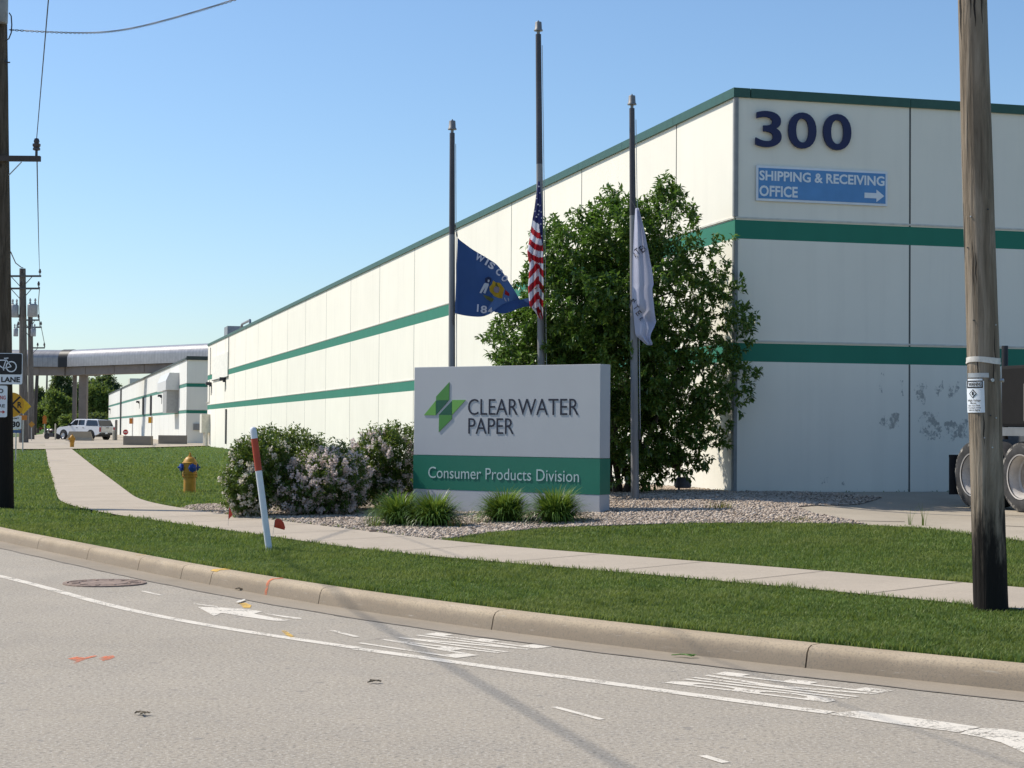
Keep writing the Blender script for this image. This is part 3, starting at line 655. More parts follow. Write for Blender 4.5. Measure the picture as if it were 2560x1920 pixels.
a, b = at2(950, 885), at2(1120, 650); yc = (a.y+b.y)/2; wy = abs(a.y-b.y)*.62
mb = MB(); hz0, hz1 = b.z-(b.z-a.z)*1.0, b.z; hh = hz1-hz0
mb.add([(0, yc-wy/2, hz0), (-1.1, yc-wy/2, hz0), (-1.1, yc-wy/2, hz0+hh*.55), (-.8, yc-wy/2, hz1), (0, yc-wy/2, hz1)]+[(0, yc+wy/2, hz0), (-1.1, yc+wy/2, hz0), (-1.1, yc+wy/2, hz0+hh*.55), (-.8, yc+wy/2, hz1), (0, yc+wy/2, hz1)], [(0, 1, 2, 3, 4), (5, 6, 7, 8, 9), (0, 1, 6, 5), (1, 2, 7, 6), (2, 3, 8, 7), (3, 4, 9, 8)])
mb.build('duct_hood', M('white_duct_metal', (.60, .61, .60), .5, .1, var=.05), wh2)
mb = MB(); b1 = at2(1090, 1100).z; mb.box((-.5, yc-wy*.25, (hz0+b1)/2), (1.0, wy*.4, hz0-b1)); mb.build('duct', M('grey_duct_metal', (.36, .36, .35), .5, .3), wh2)
for x, y in ((895, 920), (650, 985), (333, 1063)):
    p = at2(x, y); wall_lamp(wh2, p.y, p.z)
for x, y0, y1, w in ((455, 840, 1400, .35), (700, 930, 1120, .14), (785, 910, 1130, .18), (873, 780, 860, .1)):
    p0, p1 = at2(x, y0), at2(x, y1); mb = MB(); mb.box((-.1, p0.y, (p0.z+max(p1.z, .1))/2), (.2, w*3, p0.z-max(p1.z, .1))); mb.build('downpipe', DPIPE, wh2)
mb = MB(); p = at2(470, 790); mb.box((2.5, p.y+4, B2top+.7), (3, 5, 1.5)); tag(mb.build('rooftop_unit', M('rooftop_cream', (.6, .6, .5), .6), loc=B2, rz=RZ), 'pale rooftop unit at the far end of the lower building', 'rooftop unit')
for dx, dz in ((.5, 0), (1.1, .05)): mb = MB(); mb.box((1.0+dx*2-1.2, -.08, 1.55+dz), (.5, .16, .5)); mb.build('meter_box', M('meter_grey', (.25, .25, .24), .6), wh2)
# signs leaning on / mounted along the annex wall
def plate_sign(name, label, cat, loc, rz, poly, mats, z0, face_fn=None, post=True, post_r=.03, post_h=None, post_x=0.0, thick=.012, group=None):
    t = thing(name, label, cat, loc, rz, group)
    mb = MB(); mb.prism(poly, lambda a, b, q: (a, q, z0+b), 0, thick); mb.build('plate', mats[0], t)
    if face_fn:
        for nm, mt, polys in face_fn:
            m2 = MB()
            for pl in polys:
                if callable(pl): pl(m2)
                else: m2.add([(a, -.003, z0+b) for a, b in pl], [tuple(range(len(pl)))])
            m2.build(nm, mt, t)
    if post:
        mb = MB(); mb.cyl((post_x, .04, -.2), (post_x, .04, post_h or z0+max(b for a, b in poly)*.9), post_r, n=8); mb.build('post', STEEL, t)
    return t
def rect(w, h, x=0, y=0): return [(x-w/2, y-h/2), (x+w/2, y-h/2), (x+w/2, y+h/2), (x-w/2, y+h/2)]
def ngon(n, r, rot=0, cx=0, cy=0): return [(cx+r*math.cos(rot+2*math.pi*k/n), cy+r*math.sin(rot+2*math.pi*k/n)) for k in range(n)]
RED = M('sign_red', (.42, .03, .03), .5, var=.08); AMBER = M('sign_yellow', (.62, .30, .012), .5, var=.08); ORNG = M('sign_orange', (.60, .20, .03), .5, var=.08); LIME = M('sign_lime', (.42, .62, .04), .5)
SIGNBLACK = M('sign_black', (.012, .012, .014), .5)
def on2(x, y, off): 
    p = at2(x, y); return B2+UDIR*p.y-VDIR*off, p.z
ZF = .2
l, z = on2(607, 1312, 1.2); s_ = 1.0
t = plate_sign('stop_sign', 'small red octagonal stop sign by the annex wall, behind the concrete blocks', 'stop sign', (l.x, l.y, ZF), 0, ngon(8, .0016*l.y, math.pi/8), [RED], z-ZF, [('border', SIGNWHITE, []), ('lettering', SIGNWHITE, [lambda m: letters(m, 'STOP', lambda u, w, q: (l.y*(-.0011+.0022*u), -.004, z-ZF+l.y*(-.0004+.0008*w)), bold=.03)])])
for (x, y, w, h, mt, lab) in ((645, 1190, .0023, .0032, ORNG, 'reddish orange notice board on a post by the annex wall, above the stop sign'), (872, 1180, .0025, .0035, AMBER, 'amber yellow notice board on a post by the annex wall, nearest the duct')):
    l, z = on2(x, y, .9); z -= ZF; w *= l.y; h *= l.y
    plate_sign('notice_board', lab, 'sign', (l.x, l.y, ZF), 0, rect(w, h), [mt], z, post_h=z+.5, post_r=.05, post_x=w*.3)
# concrete blocks
CONC = slab_mat('barrier_concrete', (.30, .27, .23), stain=.35)
for (x0, x1, yt, yb, lab) in ((470, 775, 1355, 1462, 'grey concrete block by the lawn, the farther left of two before the annex'), (853, 1150, 1348, 1447, 'grey concrete block by the lawn, the right one of two, below the amber notice')):
    a, b = onG(*z3(x0, yb-4)), onG(*z3(x1, yb)); Yb = (a.y+b.y)/2; w = (x1-x0)/4.366*Yb/FPX; h = (yb-yt)/4.366*Yb/FPX; cx = (P(*z3((x0+x1)/2, yb), Yb)).x
    mb = MB(); mb.box((0, .35, h/2), (w, .7, h)); mb.box((0, -.005, h*.45), (w*.9, .03, h*.5), 0)
    tag(mb.build('concrete_block', CONC, loc=(cx, Yb, gh(cx, Yb)), bevel=.03), lab, 'concrete block', 'concrete blocks before the annex')
# ------------------------------------------------------------------ elevated conveyor gallery
pj = P(178, 897, 205.0); pe = P(430, 892, 190.5); pl_ = P(-60, 897, 206.0)
br_ = thing('conveyor_gallery', 'grey metal covered conveyor bridge on concrete columns crossing above the annex', 'conveyor bridge', (pj.x, pj.y, 0))
def L(p): return Vector(p)-Vector((pj.x, pj.y, 0))
n = NT('gallery_metal'); v = n.coord(); tc = n.node('ShaderNodeTexCoord'); sp = n.node('ShaderNodeSeparateXYZ'); n.link(tc.outputs['Object'], sp.inputs[0])
rib = n.math('FRACT', n.math('MULTIPLY', n.math('ADD', sp.outputs[0], n.math('MULTIPLY', sp.outputs[1], -.6)), 1.6))
c1 = n.mix(n.math('LESS_THAN', rib, .12), n.ramp(n.noise(v, 2, 4), [(.3, (.27, .265, .27)), (.7, (.36, .35, .355))]), (.24, .235, .24))
GALM = n.fin(c1, .38, .35)
zb, zt = P(178, 918, 205).z, P(178, 875, 205).z
def gallery(p0, p1, name):
    mb = MB(); d = (p1-p0); dh = Vector((d.x, d.y, 0)).normalized(); sd = Vector((dh.y, -dh.x, 0)); H = zt-zb; w = H*.62
    prof = [(-w, 0), (-w, H*.5)]+[(-w*math.cos(t), H*.5+H*.5*math.sin(t)) for t in np.linspace(.15, math.pi-.15, 10)]+[(w, H*.5), (w, 0)]
    o = len(mb.v)
    for p in (p0, p1):
        for a, b in prof: q = p+sd*a; mb.v.append((q.x, q.y, zb+b))
    k = len(prof)
    for i in range(k-1): mb.f.append((o+i, o+k+i, o+k+i+1, o+i+1)); mb.m.append(0); mb.sm.append(True)
    mb.f.append(tuple(range(o, o+k))); mb.m.append(0); mb.sm.append(False); mb.f.append(tuple(range(o+k, o+2*k))); mb.m.append(0); mb.sm.append(False)
    return mb, sd, dh
J0 = L(pj); J0.z = 0; dirR = (L(pe)-J0); dirR.z = 0; dirR = dirR.normalized(); dirL = (L(pl_)-J0); dirL.z = 0; dirL = dirL.normalized()
mb, sd, _ = gallery(J0+dirR*.8, J0+dirR*75, 'a'); mb.build('gallery_tube', GALM, br_)
mb, sd2, _ = gallery(J0+dirL*.25, J0+dirL*30, 'b'); mb.build('gallery_tube', GALM, br_)
mb, _, _ = gallery(J0-Vector((.75, 0, 0)), J0+Vector((.5, -.5, 0)), 'c'); cc = Vector((J0.x, J0.y, zb+.9)); mb.v = [tuple(cc+Vector((v[0]-cc.x, (v[1]-cc.y)*1.06, (v[2]-cc.z)*1.05))) for v in mb.v]; mb.build('joint_collar', SIGNBLACK, br_)
BEAM = slab_mat('gallery_concrete', (.27, .235, .21), stain=.3)
zbb = P(178, 939, 205).z
mb = MB()
for d_, l0, l1 in ((dirR, -.5, 75), (dirL, .5, 30)):
    mb.bar(J0+d_*l0+Vector((0, 0, (zbb+zb)/2)), J0+d_*l1+Vector((0, 0, (zbb+zb)/2)), 1.6, zb-zbb-.02)
    for k in np.arange(4, l1, 6): 
        p = J0+d_*float(k); mb.bar(p-Vector((d_.y, -d_.x, 0))*.86+Vector((0, 0, (zbb+zb)/2)), p+Vector((d_.y, -d_.x, 0))*.86+Vector((0, 0, (zbb+zb)/2)), .9, zb-zbb-.1)
mb.build('beam', BEAM, br_)
for xs_, w_, Yc in ((209, .88, 204), (187, .42, 205.4)):
    p = P(xs_, 960, Yc); q = L(p); mb = MB(); mb.box((q.x, q.y, zbb/2), (w_, w_, zbb)); mb.build('column', BEAM, br_)
mb = MB(); q = J0+dirR*42; mb.box((q.x, q.y, zbb/2), (.9, .9, zbb)); mb.build('column', BEAM, br_)
mb = MB(); mb.box((J0.x+1.8, J0.y-.4, zbb+.42), (3.0, 1.2, .9)); mb.build('column_cap', BEAM, br_)
# ------------------------------------------------------------------ monument sign
pr_ = P(1499, 1276, 25.5); pl0 = P(1033, 1240, 27.5)
SR = Vector((pr_.x, pr_.y, 0)); SL = Vector((pl0.x, pl0.y, 0)); SA = (SR-SL).normalized(); SW = (SR-SL).length; SN = Vector((SA.y, -SA.x, 0))
SRZ = math.atan2(SA.y, SA.x); ZS0 = gh(SR.x, SR.y)-.05
def sign_uv(xs, ys):
    d = ray(xs, ys); t = (SL-CAMP).dot(SN)/d.dot(SN); p = CAMP+d*t; return (p-SL).dot(SA), p.z
ms = thing('monument_sign', 'large grey company sign slab with a green band standing in the gravel bed', 'monument sign', (SL.x, SL.y, ZS0), SRZ)
def z5s(x, y): return (1000+x/3.607, 880+y/3.607)
ztop = (sign_uv(*z5s(135, 143))[1]+sign_uv(*z5s(1800, 103))[1])/2-ZS0
gt = (sign_uv(*z5s(120, 935))[1]+sign_uv(*z5s(1795, 955))[1])/2-ZS0; gb = (sign_uv(*z5s(115, 1235))[1]+sign_uv(*z5s(1795, 1283))[1])/2-ZS0
ST = .27
SIGNGREY = M('sign_panel_grey', (.46, .47, .485), .45, var=.025, scale=1.5)
SIGNGREEN = M('sign_panel_green', (.016, .165, .105), .45, var=.05, scale=2)
mb = MB(); mb.box((SW/2, ST/2, gb/2-.1), (SW, ST, gb+.2-.004)); mb.build('base', SIGNGREY, ms, bevel=.006)
mb = MB(); mb.box((SW/2, ST/2, (gt+gb)/2), (SW+.006, ST+.006, gt-gb)); mb.build('green_band', SIGNGREEN, ms)
mb = MB(); mb.box((SW/2, ST/2, (gt+ztop)/2+.002), (SW, ST, ztop-gt-.004)); mb.build('panel', SIGNGREY, ms, bevel=.006)
def sq(x, y): a, z = sign_uv(*z5s(x, y)); return a, z-ZS0
G1 = M('logo_mid_green', (.07, .24, .05), .5, var=.04); G2 = M('logo_light_green', (.15, .38, .075), .5, var=.04); G3 = M('logo_dark_green', (.012, .10, .055), .5, var=.04)
for mt, polys in ((G1, [[(447, 272), (445, 434), (328, 436), (328, 402)], [(355, 568), (470, 568), (470, 602), (352, 722)]]), (G2, [[(325, 438), (325, 570), (218, 570)], [(472, 433), (594, 432), (472, 566)]]), (G3, [[(328, 437), (442, 436), (328, 566)], [(469, 443), (469, 567), (352, 567)]])):
    for pl in polys:
        mb = MB(); mb.prism([sq(*q) for q in pl], lambda a, b, t: (a, -t, b), .002, .009); mb.build('logo_piece', mt, ms)
NAVY = M('navy_letters', (.012, .013, .03), .4, var=.05)
for txt, xl, xr, yt, yb in (('CLEARWATER', 615, 1610, 426, 566), ('PAPER', 617, 1025, 598, 737)):
    a, z0 = sq(xl, yb); b, _ = sq(xr, yb+2); z1 = sq(xl, yt)[1]; zz0 = (z0+sq(xr, yb+1)[1])/2; zz1 = zz0+(z1-z0)
    mb = MB(); letters(mb, txt, lambda u, w, t: (a+(b-a)*u, -.0065+.0055*t, zz0+(zz1-zz0)*w), bold=-.007, depth=1, res=4); mb.build('lettering', NAVY, ms)
a, z0 = sq(258, 1137); b, z0b = sq(1616, 1170); z1 = sq(262, 1038)[1]
mb = MB(); letters(mb, 'Consumer Products Division', lambda u, w, t: (a+(b-a)*u, -.0105+.008*t, (z0+z0b)/2+(z1-z0)*w), bold=-.004, depth=1, res=4); mb.build('lettering', M('pale_letters', (.45, .56, .55), .5, var=.04), ms)
# ------------------------------------------------------------------ flagpoles
ALU = M('weathered_aluminium', (.25, .245, .245), .55, .25, var=.22, scale=3, stretch=(1, 1, .15))
ALUD = M('tarnished_aluminium', (.075, .072, .08), .55, .25, var=.4, scale=2, stretch=(1, 1, .3))
CAPM = M('finial_grey', (.24, .23, .22), .5, .4)
FP = {}
def flagpole(key, label, bx, by, tx, ty, Y, r0, r1):
    b = onG(bx, by) if by else P(bx, 1262, Y); b = Vector((P(bx, 1262, Y).x, Y, 0)); b.z = gh(b.x, b.y); t = P(tx, ty, Y)
    o = thing('flagpole', label, 'flagpole', b, group='three flagpoles behind the sign'); d = t-b; L = d.length
    mb = MB(); mb.tube([d*0-Vector((0, 0, .2)), d*.35, d*.7], [r0, r0*.95, r0+(r1-r0)*.6], 16); mb.build('pole', ALU, o)
    mb = MB(); mb.tube([d*.7, d*((L-.22)/L)], [r0+(r1-r0)*.6, r1], 16); mb.build('upper_pole', ALUD, o)
    u = d.normalized(); mb = MB(); c = d*((L-.22)/L)
    mb.lathe([(r1*.6, 0), (r1*.6, .05), (.072, .055), (.072, .07), (.058, .09), (.052, .19), (.048, .20), (.012, .205), (.010, .225), (0, .23)], c, 16); mb.build('finial', CAPM, o)
    mb = MB(); q = Vector((r0+.025, -.02, 0)); mb.tube([d*.16+q, d*.5+q*.9, d*((L-.4)/L)+q*.7], .006, 5); mb.build('halyard', M('rope_white', (.5, .5, .5), .8), o)
    mb = MB(); mb.box(d*.16+q*.9, (.03, .03, .16)); mb.build('cleat', ALUD, o)
    FP[key] = (b, d, Y); return o
flagpole('L', 'left flagpole, shortest in the photo, flying the blue state flag', 1129, None, 1130.5, 299, 28.6, .058, .042)
flagpole('C', 'tallest, middle flagpole, the striped flag hanging on it at half mast', 1356, None, 1345.5, 52, 28.3, .062, .045)
flagpole('R', 'right flagpole standing in the gravel with a white flag', 1588, None, 1579.5, 236, 27.6, .062, .042)
# ------------------------------------------------------------------ flags
def cloth(name, col, rough=.85, trans=.25):
    n = NT(name); v = n.coord(); n.fin(n.ramp(n.noise(v, 3, 3), [(.3, tuple(c*.94 for c in col)), (.7, col)]), rough, 0, .15)
    wv = n.noise(v, 320, 2); n.bump(wv, .12, .004)
    tr = n.node('ShaderNodeBsdfTranslucent', inp={0: (*col, 1)}); mx = n.node('ShaderNodeMixShader', inp={0: trans}); n.link(n.b.outputs[0], mx.inputs[1]); n.link(tr.outputs[0], mx.inputs[2]); n.link(mx.outputs[0], n.out.inputs[0]); return n.mat
FBLUE = cloth('flag_blue', (.042, .090, .235)); FRED = cloth('flag_red', (.42, .022, .032)); FWHITE = cloth('flag_white', (.70, .70, .78)); FNAVY = cloth('flag_navy', (.022, .028, .105)); FGREYW = cloth('flag_pale', (.56, .57, .70))
def curve(pts, u):
    """smooth interpolation through points by parameter"""
    n = len(pts)-1; x = u*n; i = min(int(x), n-1); t = x-i
    p = [np.array(pts[max(0, min(n, i+k))], float) for k in (-1, 0, 1, 2)]
    return tuple(.5*(2*p[1]+(p[2]-p[0])*t+(2*p[0]-5*p[1]+4*p[2]-p[3])*t*t+(3*p[1]-p[0]-3*p[2]+p[3])*t**3))
# state flag, blowing out to the right
def wis_depth(x, y):
    u = (x-1140)/160; return 28.5-.10*u+.075*math.sin(u*6.5+(y-600)*.012)*min(1, max(0, u)*2)+.028*math.sin(u*13-(y-600)*.06)*min(1, max(0, u))+.02*math.sin((y-600)*.05+u*7)*min(1, max(0, u)*3)
top = [(1144, 592), (1166, 606), (1190, 625), (1220, 645), (1243, 662), (1262, 688), (1280, 716), (1299, 748)]
bot = [(1137, 782), (1155, 786), (1175, 790), (1200, 792), (1218, 788), (1240, 776), (1268, 758), (1299, 750)]
NU, NV = 44, 40; V = []; mb = MB()
for j in range(NV+1):
    for i in range(NU+1):
        u, w = i/NU, j/NV; a, b = curve(top, u), curve(bot, u); x, y = a[0]+(b[0]-a[0])*w, a[1]+(b[1]-a[1])*w
        h = (1144-(1144-1137)*w, 592+(782-592)*w); x += (h[0]+6*math.sin(w*math.pi)*0-x)*(1-u)**6
        V.append(P(x, y, wis_depth(x, y)))
Fq = [(j*(NU+1)+i, j*(NU+1)+i+1, (j+1)*(NU+1)+i+1, (j+1)*(NU+1)+i) for j in range(NV) for i in range(NU)]
c0 = P(1140, 690, 28.5)
wf = thing('state_flag', 'blue state flag with white lettering and a yellow shield blowing from the left flagpole', 'flag', c0)
def wl(p): return Vector(p)-c0
mb.add([wl(v) for v in V], Fq, 0, True)
tail_t = [(1236, 776), (1255, 762), (1278, 753), (1300, 749), (1324, 745), (1345, 744)]; tail_b = [(1236, 780), (1258, 784), (1280, 778), (1300, 770), (1322, 766), (1345, 768)]
o = len(mb.v); n1, n2 = 20, 8; W = []
for j in range(n2+1):
    for i in range(n1+1):
        u, w = i/n1, j/n2; a, b = curve(tail_t, u), curve(tail_b, u); x, y = a[0]+(b[0]-a[0])*w, a[1]+(b[1]-a[1])*w
        W.append(wl(P(x, y, 28.36-.10*math.sin(w*1.6)+.03*math.sin(u*9))))
mb.add(W, [(j*(n1+1)+i, j*(n1+1)+i+1, (j+1)*(n1+1)+i+1, (j+1)*(n1+1)+i) for j in range(n2) for i in range(n1)], 0, True)
mb.build('cloth', FBLUE, wf, fix=False)
def wpt(x, y, lift=.03): return wl(P(x, y, wis_depth(x, y)-lift))
def zf(x, y): return (1120+x/6.914, 580+y/6.914)
mb = MB()
for ch, (x, y, ang, s, wd) in zip('WISCO', ((455, 465, 25, 118, 160), (630, 562, 29, 115, 34), (680, 602, 31, 116, 105), (806, 705, 38, 118, 100), (905, 808, 46, 118, 95))):
    cs, sn = math.cos(R_(ang)), math.sin(R_(ang))
    def fn(u, w, t):
        a, b = u*wd, w*s; return wpt(*zf(x+a*cs+b*sn, y+a*sn-b*cs))
    letters(mb, ch, fn, bold=.04)
mb.build('lettering', FWHITE, wf); mb = MB()
for ch, (x, y, ang, s, wd) in zip('184', ((498, 1378, 4, 130, 26), (560, 1400, 4, 130, 110), (690, 1410, 0, 105, 80))):
    cs, sn = math.cos(R_(ang)), math.sin(R_(ang)); letters(mb, ch, lambda u, w, t: wpt(*zf(x+u*wd*cs+w*s*sn, y+u*wd*sn-w*s*cs)), bold=.028)
mb.build('lettering', FWHITE, wf)
def wpoly(nm, mat, polys, lift=.026):
    for pl in polys: mb = MB(); mb.add([wpt(*zf(*q), lift) for q in pl], [tuple(range(len(pl)))]); mb.build(nm, mat, wf)
wpoly('emblem', cloth('emblem_gold', (.55, .36, .035)), [[(780, 835), (820, 870), (900, 880), (975, 985), (950, 1080), (940, 1150), (870, 1140), (800, 1110), (720, 1020), (715, 950), (760, 900)]])
wpoly('emblem', cloth('emblem_lilac', (.30, .26, .32)), [ngon(10, 58, 0, 845, 995)], .030)
wpoly('emblem', cloth('emblem_olive', (.13, .14, .05)), [[(600, 1080), (700, 1110), (800, 1160), (760, 1210), (660, 1160)], [(830, 870), (850, 900), (880, 960), (820, 930)]], .032)
wpoly('emblem', cloth('emblem_white', (.6, .6, .62)), [[(640, 880), (700, 890), (705, 920), (645, 1065), (610, 1050), (650, 950), (575, 1060), (545, 1050), (620, 900)], [(690, 820), (720, 830), (710, 870), (685, 860)]], .028)
wpoly('emblem', cloth('emblem_dark', (.03, .04, .09)), [[(640, 800), (700, 770), (750, 800), (740, 860), (700, 880), (640, 870)]], .027)
wpoly('emblem', FRED, [[(990, 1000), (1060, 1060), (1060, 1110), (980, 1080)]], .028); wpoly('emblem', FGREYW, [[(960, 1130), (985, 1135), (1015, 1200), (995, 1200)], [(1030, 1140), (1050, 1140), (1055, 1195), (1040, 1195)]], .028)
mb = MB(); mb.tube([wl(P(1138, 562, 28.5)), wl(P(1143, 592, 28.5))], .008, 5); mb.build('rope', M('rope_dark', (.08, .08, .08)), wf); mb = MB(); mb.tube([wl(P(1137, 783, 28.5)), wl(P(1133, 800, 28.54)), wl(P(1135, 812, 28.54))], .014, 6); mb.build('rope', M('rope_dark', (.08, .08, .08)), wf)
# striped flag, hanging in folds at the front left of the middle pole
def usl(y):   # left and right edge at a height, in photo pixels
    L_ = [(450, 1345), (490, 1340), (520, 1336), (548, 1331), (600, 1323), (630, 1318), (640, 1319), (660, 1324), (690, 1322), (720, 1320), (745, 1322), (765, 1324), (778, 1336), (790, 1345), (800, 1352)]
    R2 = [(450, 1349), (490, 1353), (520, 1355), (548, 1356), (600, 1357), (640, 1358), (680, 1359), (720, 1360), (765, 1359), (778, 1358), (790, 1357), (800, 1356)]
    return np.interp(y, *zip(*L_)), np.interp(y, *zip(*R2))
c1_ = P(1345, 620, 28.1); uf = thing('national_flag', 'red, white and blue striped flag hanging limp on the middle pole', 'flag', c1_)
NU, NV = 26, 150; mb = MB(); VV = []
def us_depth(t, y):
    k = smoothstep(560, 640, y); return 28.10+.07*math.cos(t*math.pi*2*(1+1.0*k)+.4)*(.4+.6*float(k))+.03*t-.05*float(k)
for j in range(NV+1):
    y = 452+(798-452)*j/NV; a, b = usl(y)
    for i in range(NU+1):
        t = i/NU; x = a+(b-a)*t; yy = y+ (6 if y > 560 else 2)*math.sin(t*3.1)*(1 if y < 770 else 0); VV.append(P(x, yy, us_depth(t, y))-c1_)
fc = []; fm = []
for j in range(NV):
    y = 452+(798-452)*(j+.5)/NV
    for i in range(NU):
        t = (i+.5)/NU; fc.append((j*(NU+1)+i, j*(NU+1)+i+1, (j+1)*(NU+1)+i+1, (j+1)*(NU+1)+i))
        if y < 549+ (t*14 if t < .68 else 14+ (t-.68)/.32*52): m = 2
        elif y < 640+t*22:
            ph = (y-549-t*18)/15.2; m = 0 if int(ph) % 2 else 1
        else:
            tri = t*55 if t < .55 else (1-t)*70 if t > .7 else 30
            ph = (y-640+tri)/19.0; ph2 = ph; m = 0 if int(ph) % 2 == 0 else 1
        fm.append(m)
o = len(mb.v); mb.v += [tuple(v) for v in VV]; mb.f += fc; mb.m += fm; mb.sm += [True]*len(fc)
mb.build('cloth', [FRED, FWHITE, FNAVY], uf, fix=False)
mb = MB()
for (x, y) in ((1347, 466), (1341, 496), (1345, 511), (1350, 514), (1337, 528), (1353, 530), (1341, 542), (1354, 545), (1348, 527), (1349, 482), (1346, 536), (1352, 560), (1354, 590)):
    a, b = usl(y); t = (x-a)/(b-a); pl = []
    for k in range(10):
        r = 2.7 if k % 2 == 0 else 1.3; q = math.pi/2+k*math.pi/5; pl.append(P(x+r*math.cos(q), y-r*math.sin(q), us_depth(t, y)-.02)-c1_)
    mb = MB(); mb.add(pl, [tuple(range(10))]); mb.build('star', FWHITE, uf)
# white company flag, hanging along the right pole
def zw(x, y): return (1560+x/4.61, 520+y/4.61)
Lw = [(0, 130), (200, 118), (400, 108), (600, 98), (800, 92), (1000, 92), (1100, 95), (1200, 108), (1350, 120), (1440, 130), (1475, 140), (1500, 170), (1540, 215), (1580, 262)]
Rw = [(0, 170), (100, 195), (200, 222), (300, 243), (400, 262), (500, 283), (600, 300), (700, 320), (800, 335), (880, 342), (930, 325), (1000, 330), (1100, 343), (1200, 352), (1290, 366), (1310, 372), (1380, 345), (1450, 310), (1500, 303), (1560, 330), (1580, 322)]
c2_ = P(*zw(200, 700), 27.45); cf = thing('company_flag', 'white flag with dark lettering hanging limp along the right flagpole', 'flag', c2_)
NU, NV = 24, 110; mb = MB(); VV = []; fm = []; fc = []
def cw_depth(t, y):
    d = 27.42+.05*math.cos(t*math.pi*2.6)-.06*t
    d += .10*math.exp(-((y-1190-130*t)/70)**2)*smoothstep(.2, .45, t)
    return float(d)
for j in range(NV+1):
    y = 1580*j/NV; a = np.interp(y, *zip(*Lw)); b = np.interp(y, *zip(*Rw))
    for i in range(NU+1):
        t = i/NU; VV.append(P(*zw(a+(b-a)*t, y), cw_depth(t, y))-c2_)
for j in range(NV):
    for i in range(NU): fc.append((j*(NU+1)+i, j*(NU+1)+i+1, (j+1)*(NU+1)+i+1, (j+1)*(NU+1)+i))
mb.v = [tuple(v) for v in VV]; mb.f = fc; mb.m = [0]*len(fc); mb.sm = [True]*len(fc)
mb.build('cloth', FGREYW, cf, fix=False)
def cwp(x, y):
    a = np.interp(y, *zip(*Lw)); b = np.interp(y, *zip(*Rw)); return P(*zw(x, y), cw_depth((x-a)/(b-a), y)-.055)-c2_
mb = MB()
def slant(ch, x, y, ang, s, wd):
    cs, sn = math.cos(R_(ang)), math.sin(R_(ang)); letters(mb, ch, lambda u, w, t: cwp(x+u*wd*cs+w*s*sn, y+u*wd*sn-w*s*cs), bold=.012)
slant('A', 140, 585, -38, 78, 34); slant('T', 163, 548, -38, 82, 44); slant('E', 216, 520, -38, 82, 38); slant('R', 248, 492, -38, 70, 18)
mb.build('lettering', NAVY, cf); mb = MB()
slant('A', 92, 1075, 50, 50, 36); slant('T', 100, 1150, 52, 66, 42); slant('E', 130, 1215, 52, 66, 42); slant('R', 170, 1285, 50, 50, 26)
mb.build('lettering', NAVY, cf)
mb = MB(); mb.tube([P(1579, 500, 27.5)-c2_, P(1590, 522, 27.45)-c2_], .008, 5); mb.build('rope', M('rope_dark', (.08, .08, .08)), cf); mb = MB(); mb.tube([P(1574, 770, 27.52)-c2_, P(1578, 752, 27.5)-c2_, P(1584, 748, 27.44)-c2_], .012, 5); mb.build('rope', M('rope_dark', (.08, .08, .08)), cf)
# ------------------------------------------------------------------ leaves
def leaf_arrays(C, D, N, size, wid=.45, fold=.18):
    """C centres, D leaf directions, N approx normals, size lengths -> folded diamond leaves (two triangles)"""
    D = D/np.linalg.norm(D, axis=1)[:, None]; S = np.cross(D, N); S /= np.linalg.norm(S, axis=1)[:, None]+1e-9; N2 = np.cross(S, D)
    s = size[:, None]; a = C; b = C+D*s*.45+S*s*wid/2+N2*s*fold*.5; c = C+D*s-N2*s*.10; d = C+D*s*.45-S*s*wid/2+N2*s*fold*.5
    V = np.stack([a, b, c, d], 1).reshape(-1, 3); k = np.arange(len(C))*4
    F = np.concatenate([np.stack([k, k+1, k+2], 1), np.stack([k, k+2, k+3], 1)], 0); return V, F
def unit(n): a = rng.normal(size=(n, 3)); return a/np.linalg.norm(a, axis=1)[:, None]
def sprays(cent, dirs, length, nleaf, lsize, spread=.75, droop=.25):
    """leafy twigs"""
    n = len(cent); t = rng.uniform(0, 1, (n, nleaf)); C = cent[:, None]+dirs[:, None]*(t*length[:, None])[..., None]+rng.normal(0, .012, (n, nleaf, 3))
    D = dirs[:, None]*.5+unit(n*nleaf).reshape(n, nleaf, 3)*spread; D[..., 2] -= droop
    N = unit(n*nleaf).reshape(n, nleaf, 3)*.5+np.array([0, 0, 1.0])
    sz = lsize*rng.uniform(.65, 1.25, n*nleaf)
    return leaf_arrays(C.reshape(-1, 3), D.reshape(-1, 3), N.reshape(-1, 3), sz)
def crown_points(blobs, n, shell=.6, clump=.0):
    """points in a union of ellipsoids (centre, radii), biased to the shell; returns points and outward directions"""
    vol = np.array([r[0]*r[1]*r[2] for c, r in blobs])**.8; which = rng.choice(len(blobs), n, p=vol/vol.sum()); u = unit(n)
    rad = np.where(rng.random(n) < shell, rng.uniform(.78, 1.03, n), rng.uniform(0, 1, n)**.5*.95)
    c = np.array([b[0] for b in blobs])[which]; r = np.array([b[1] for b in blobs])[which]
    return c+u*r*rad[:, None], u
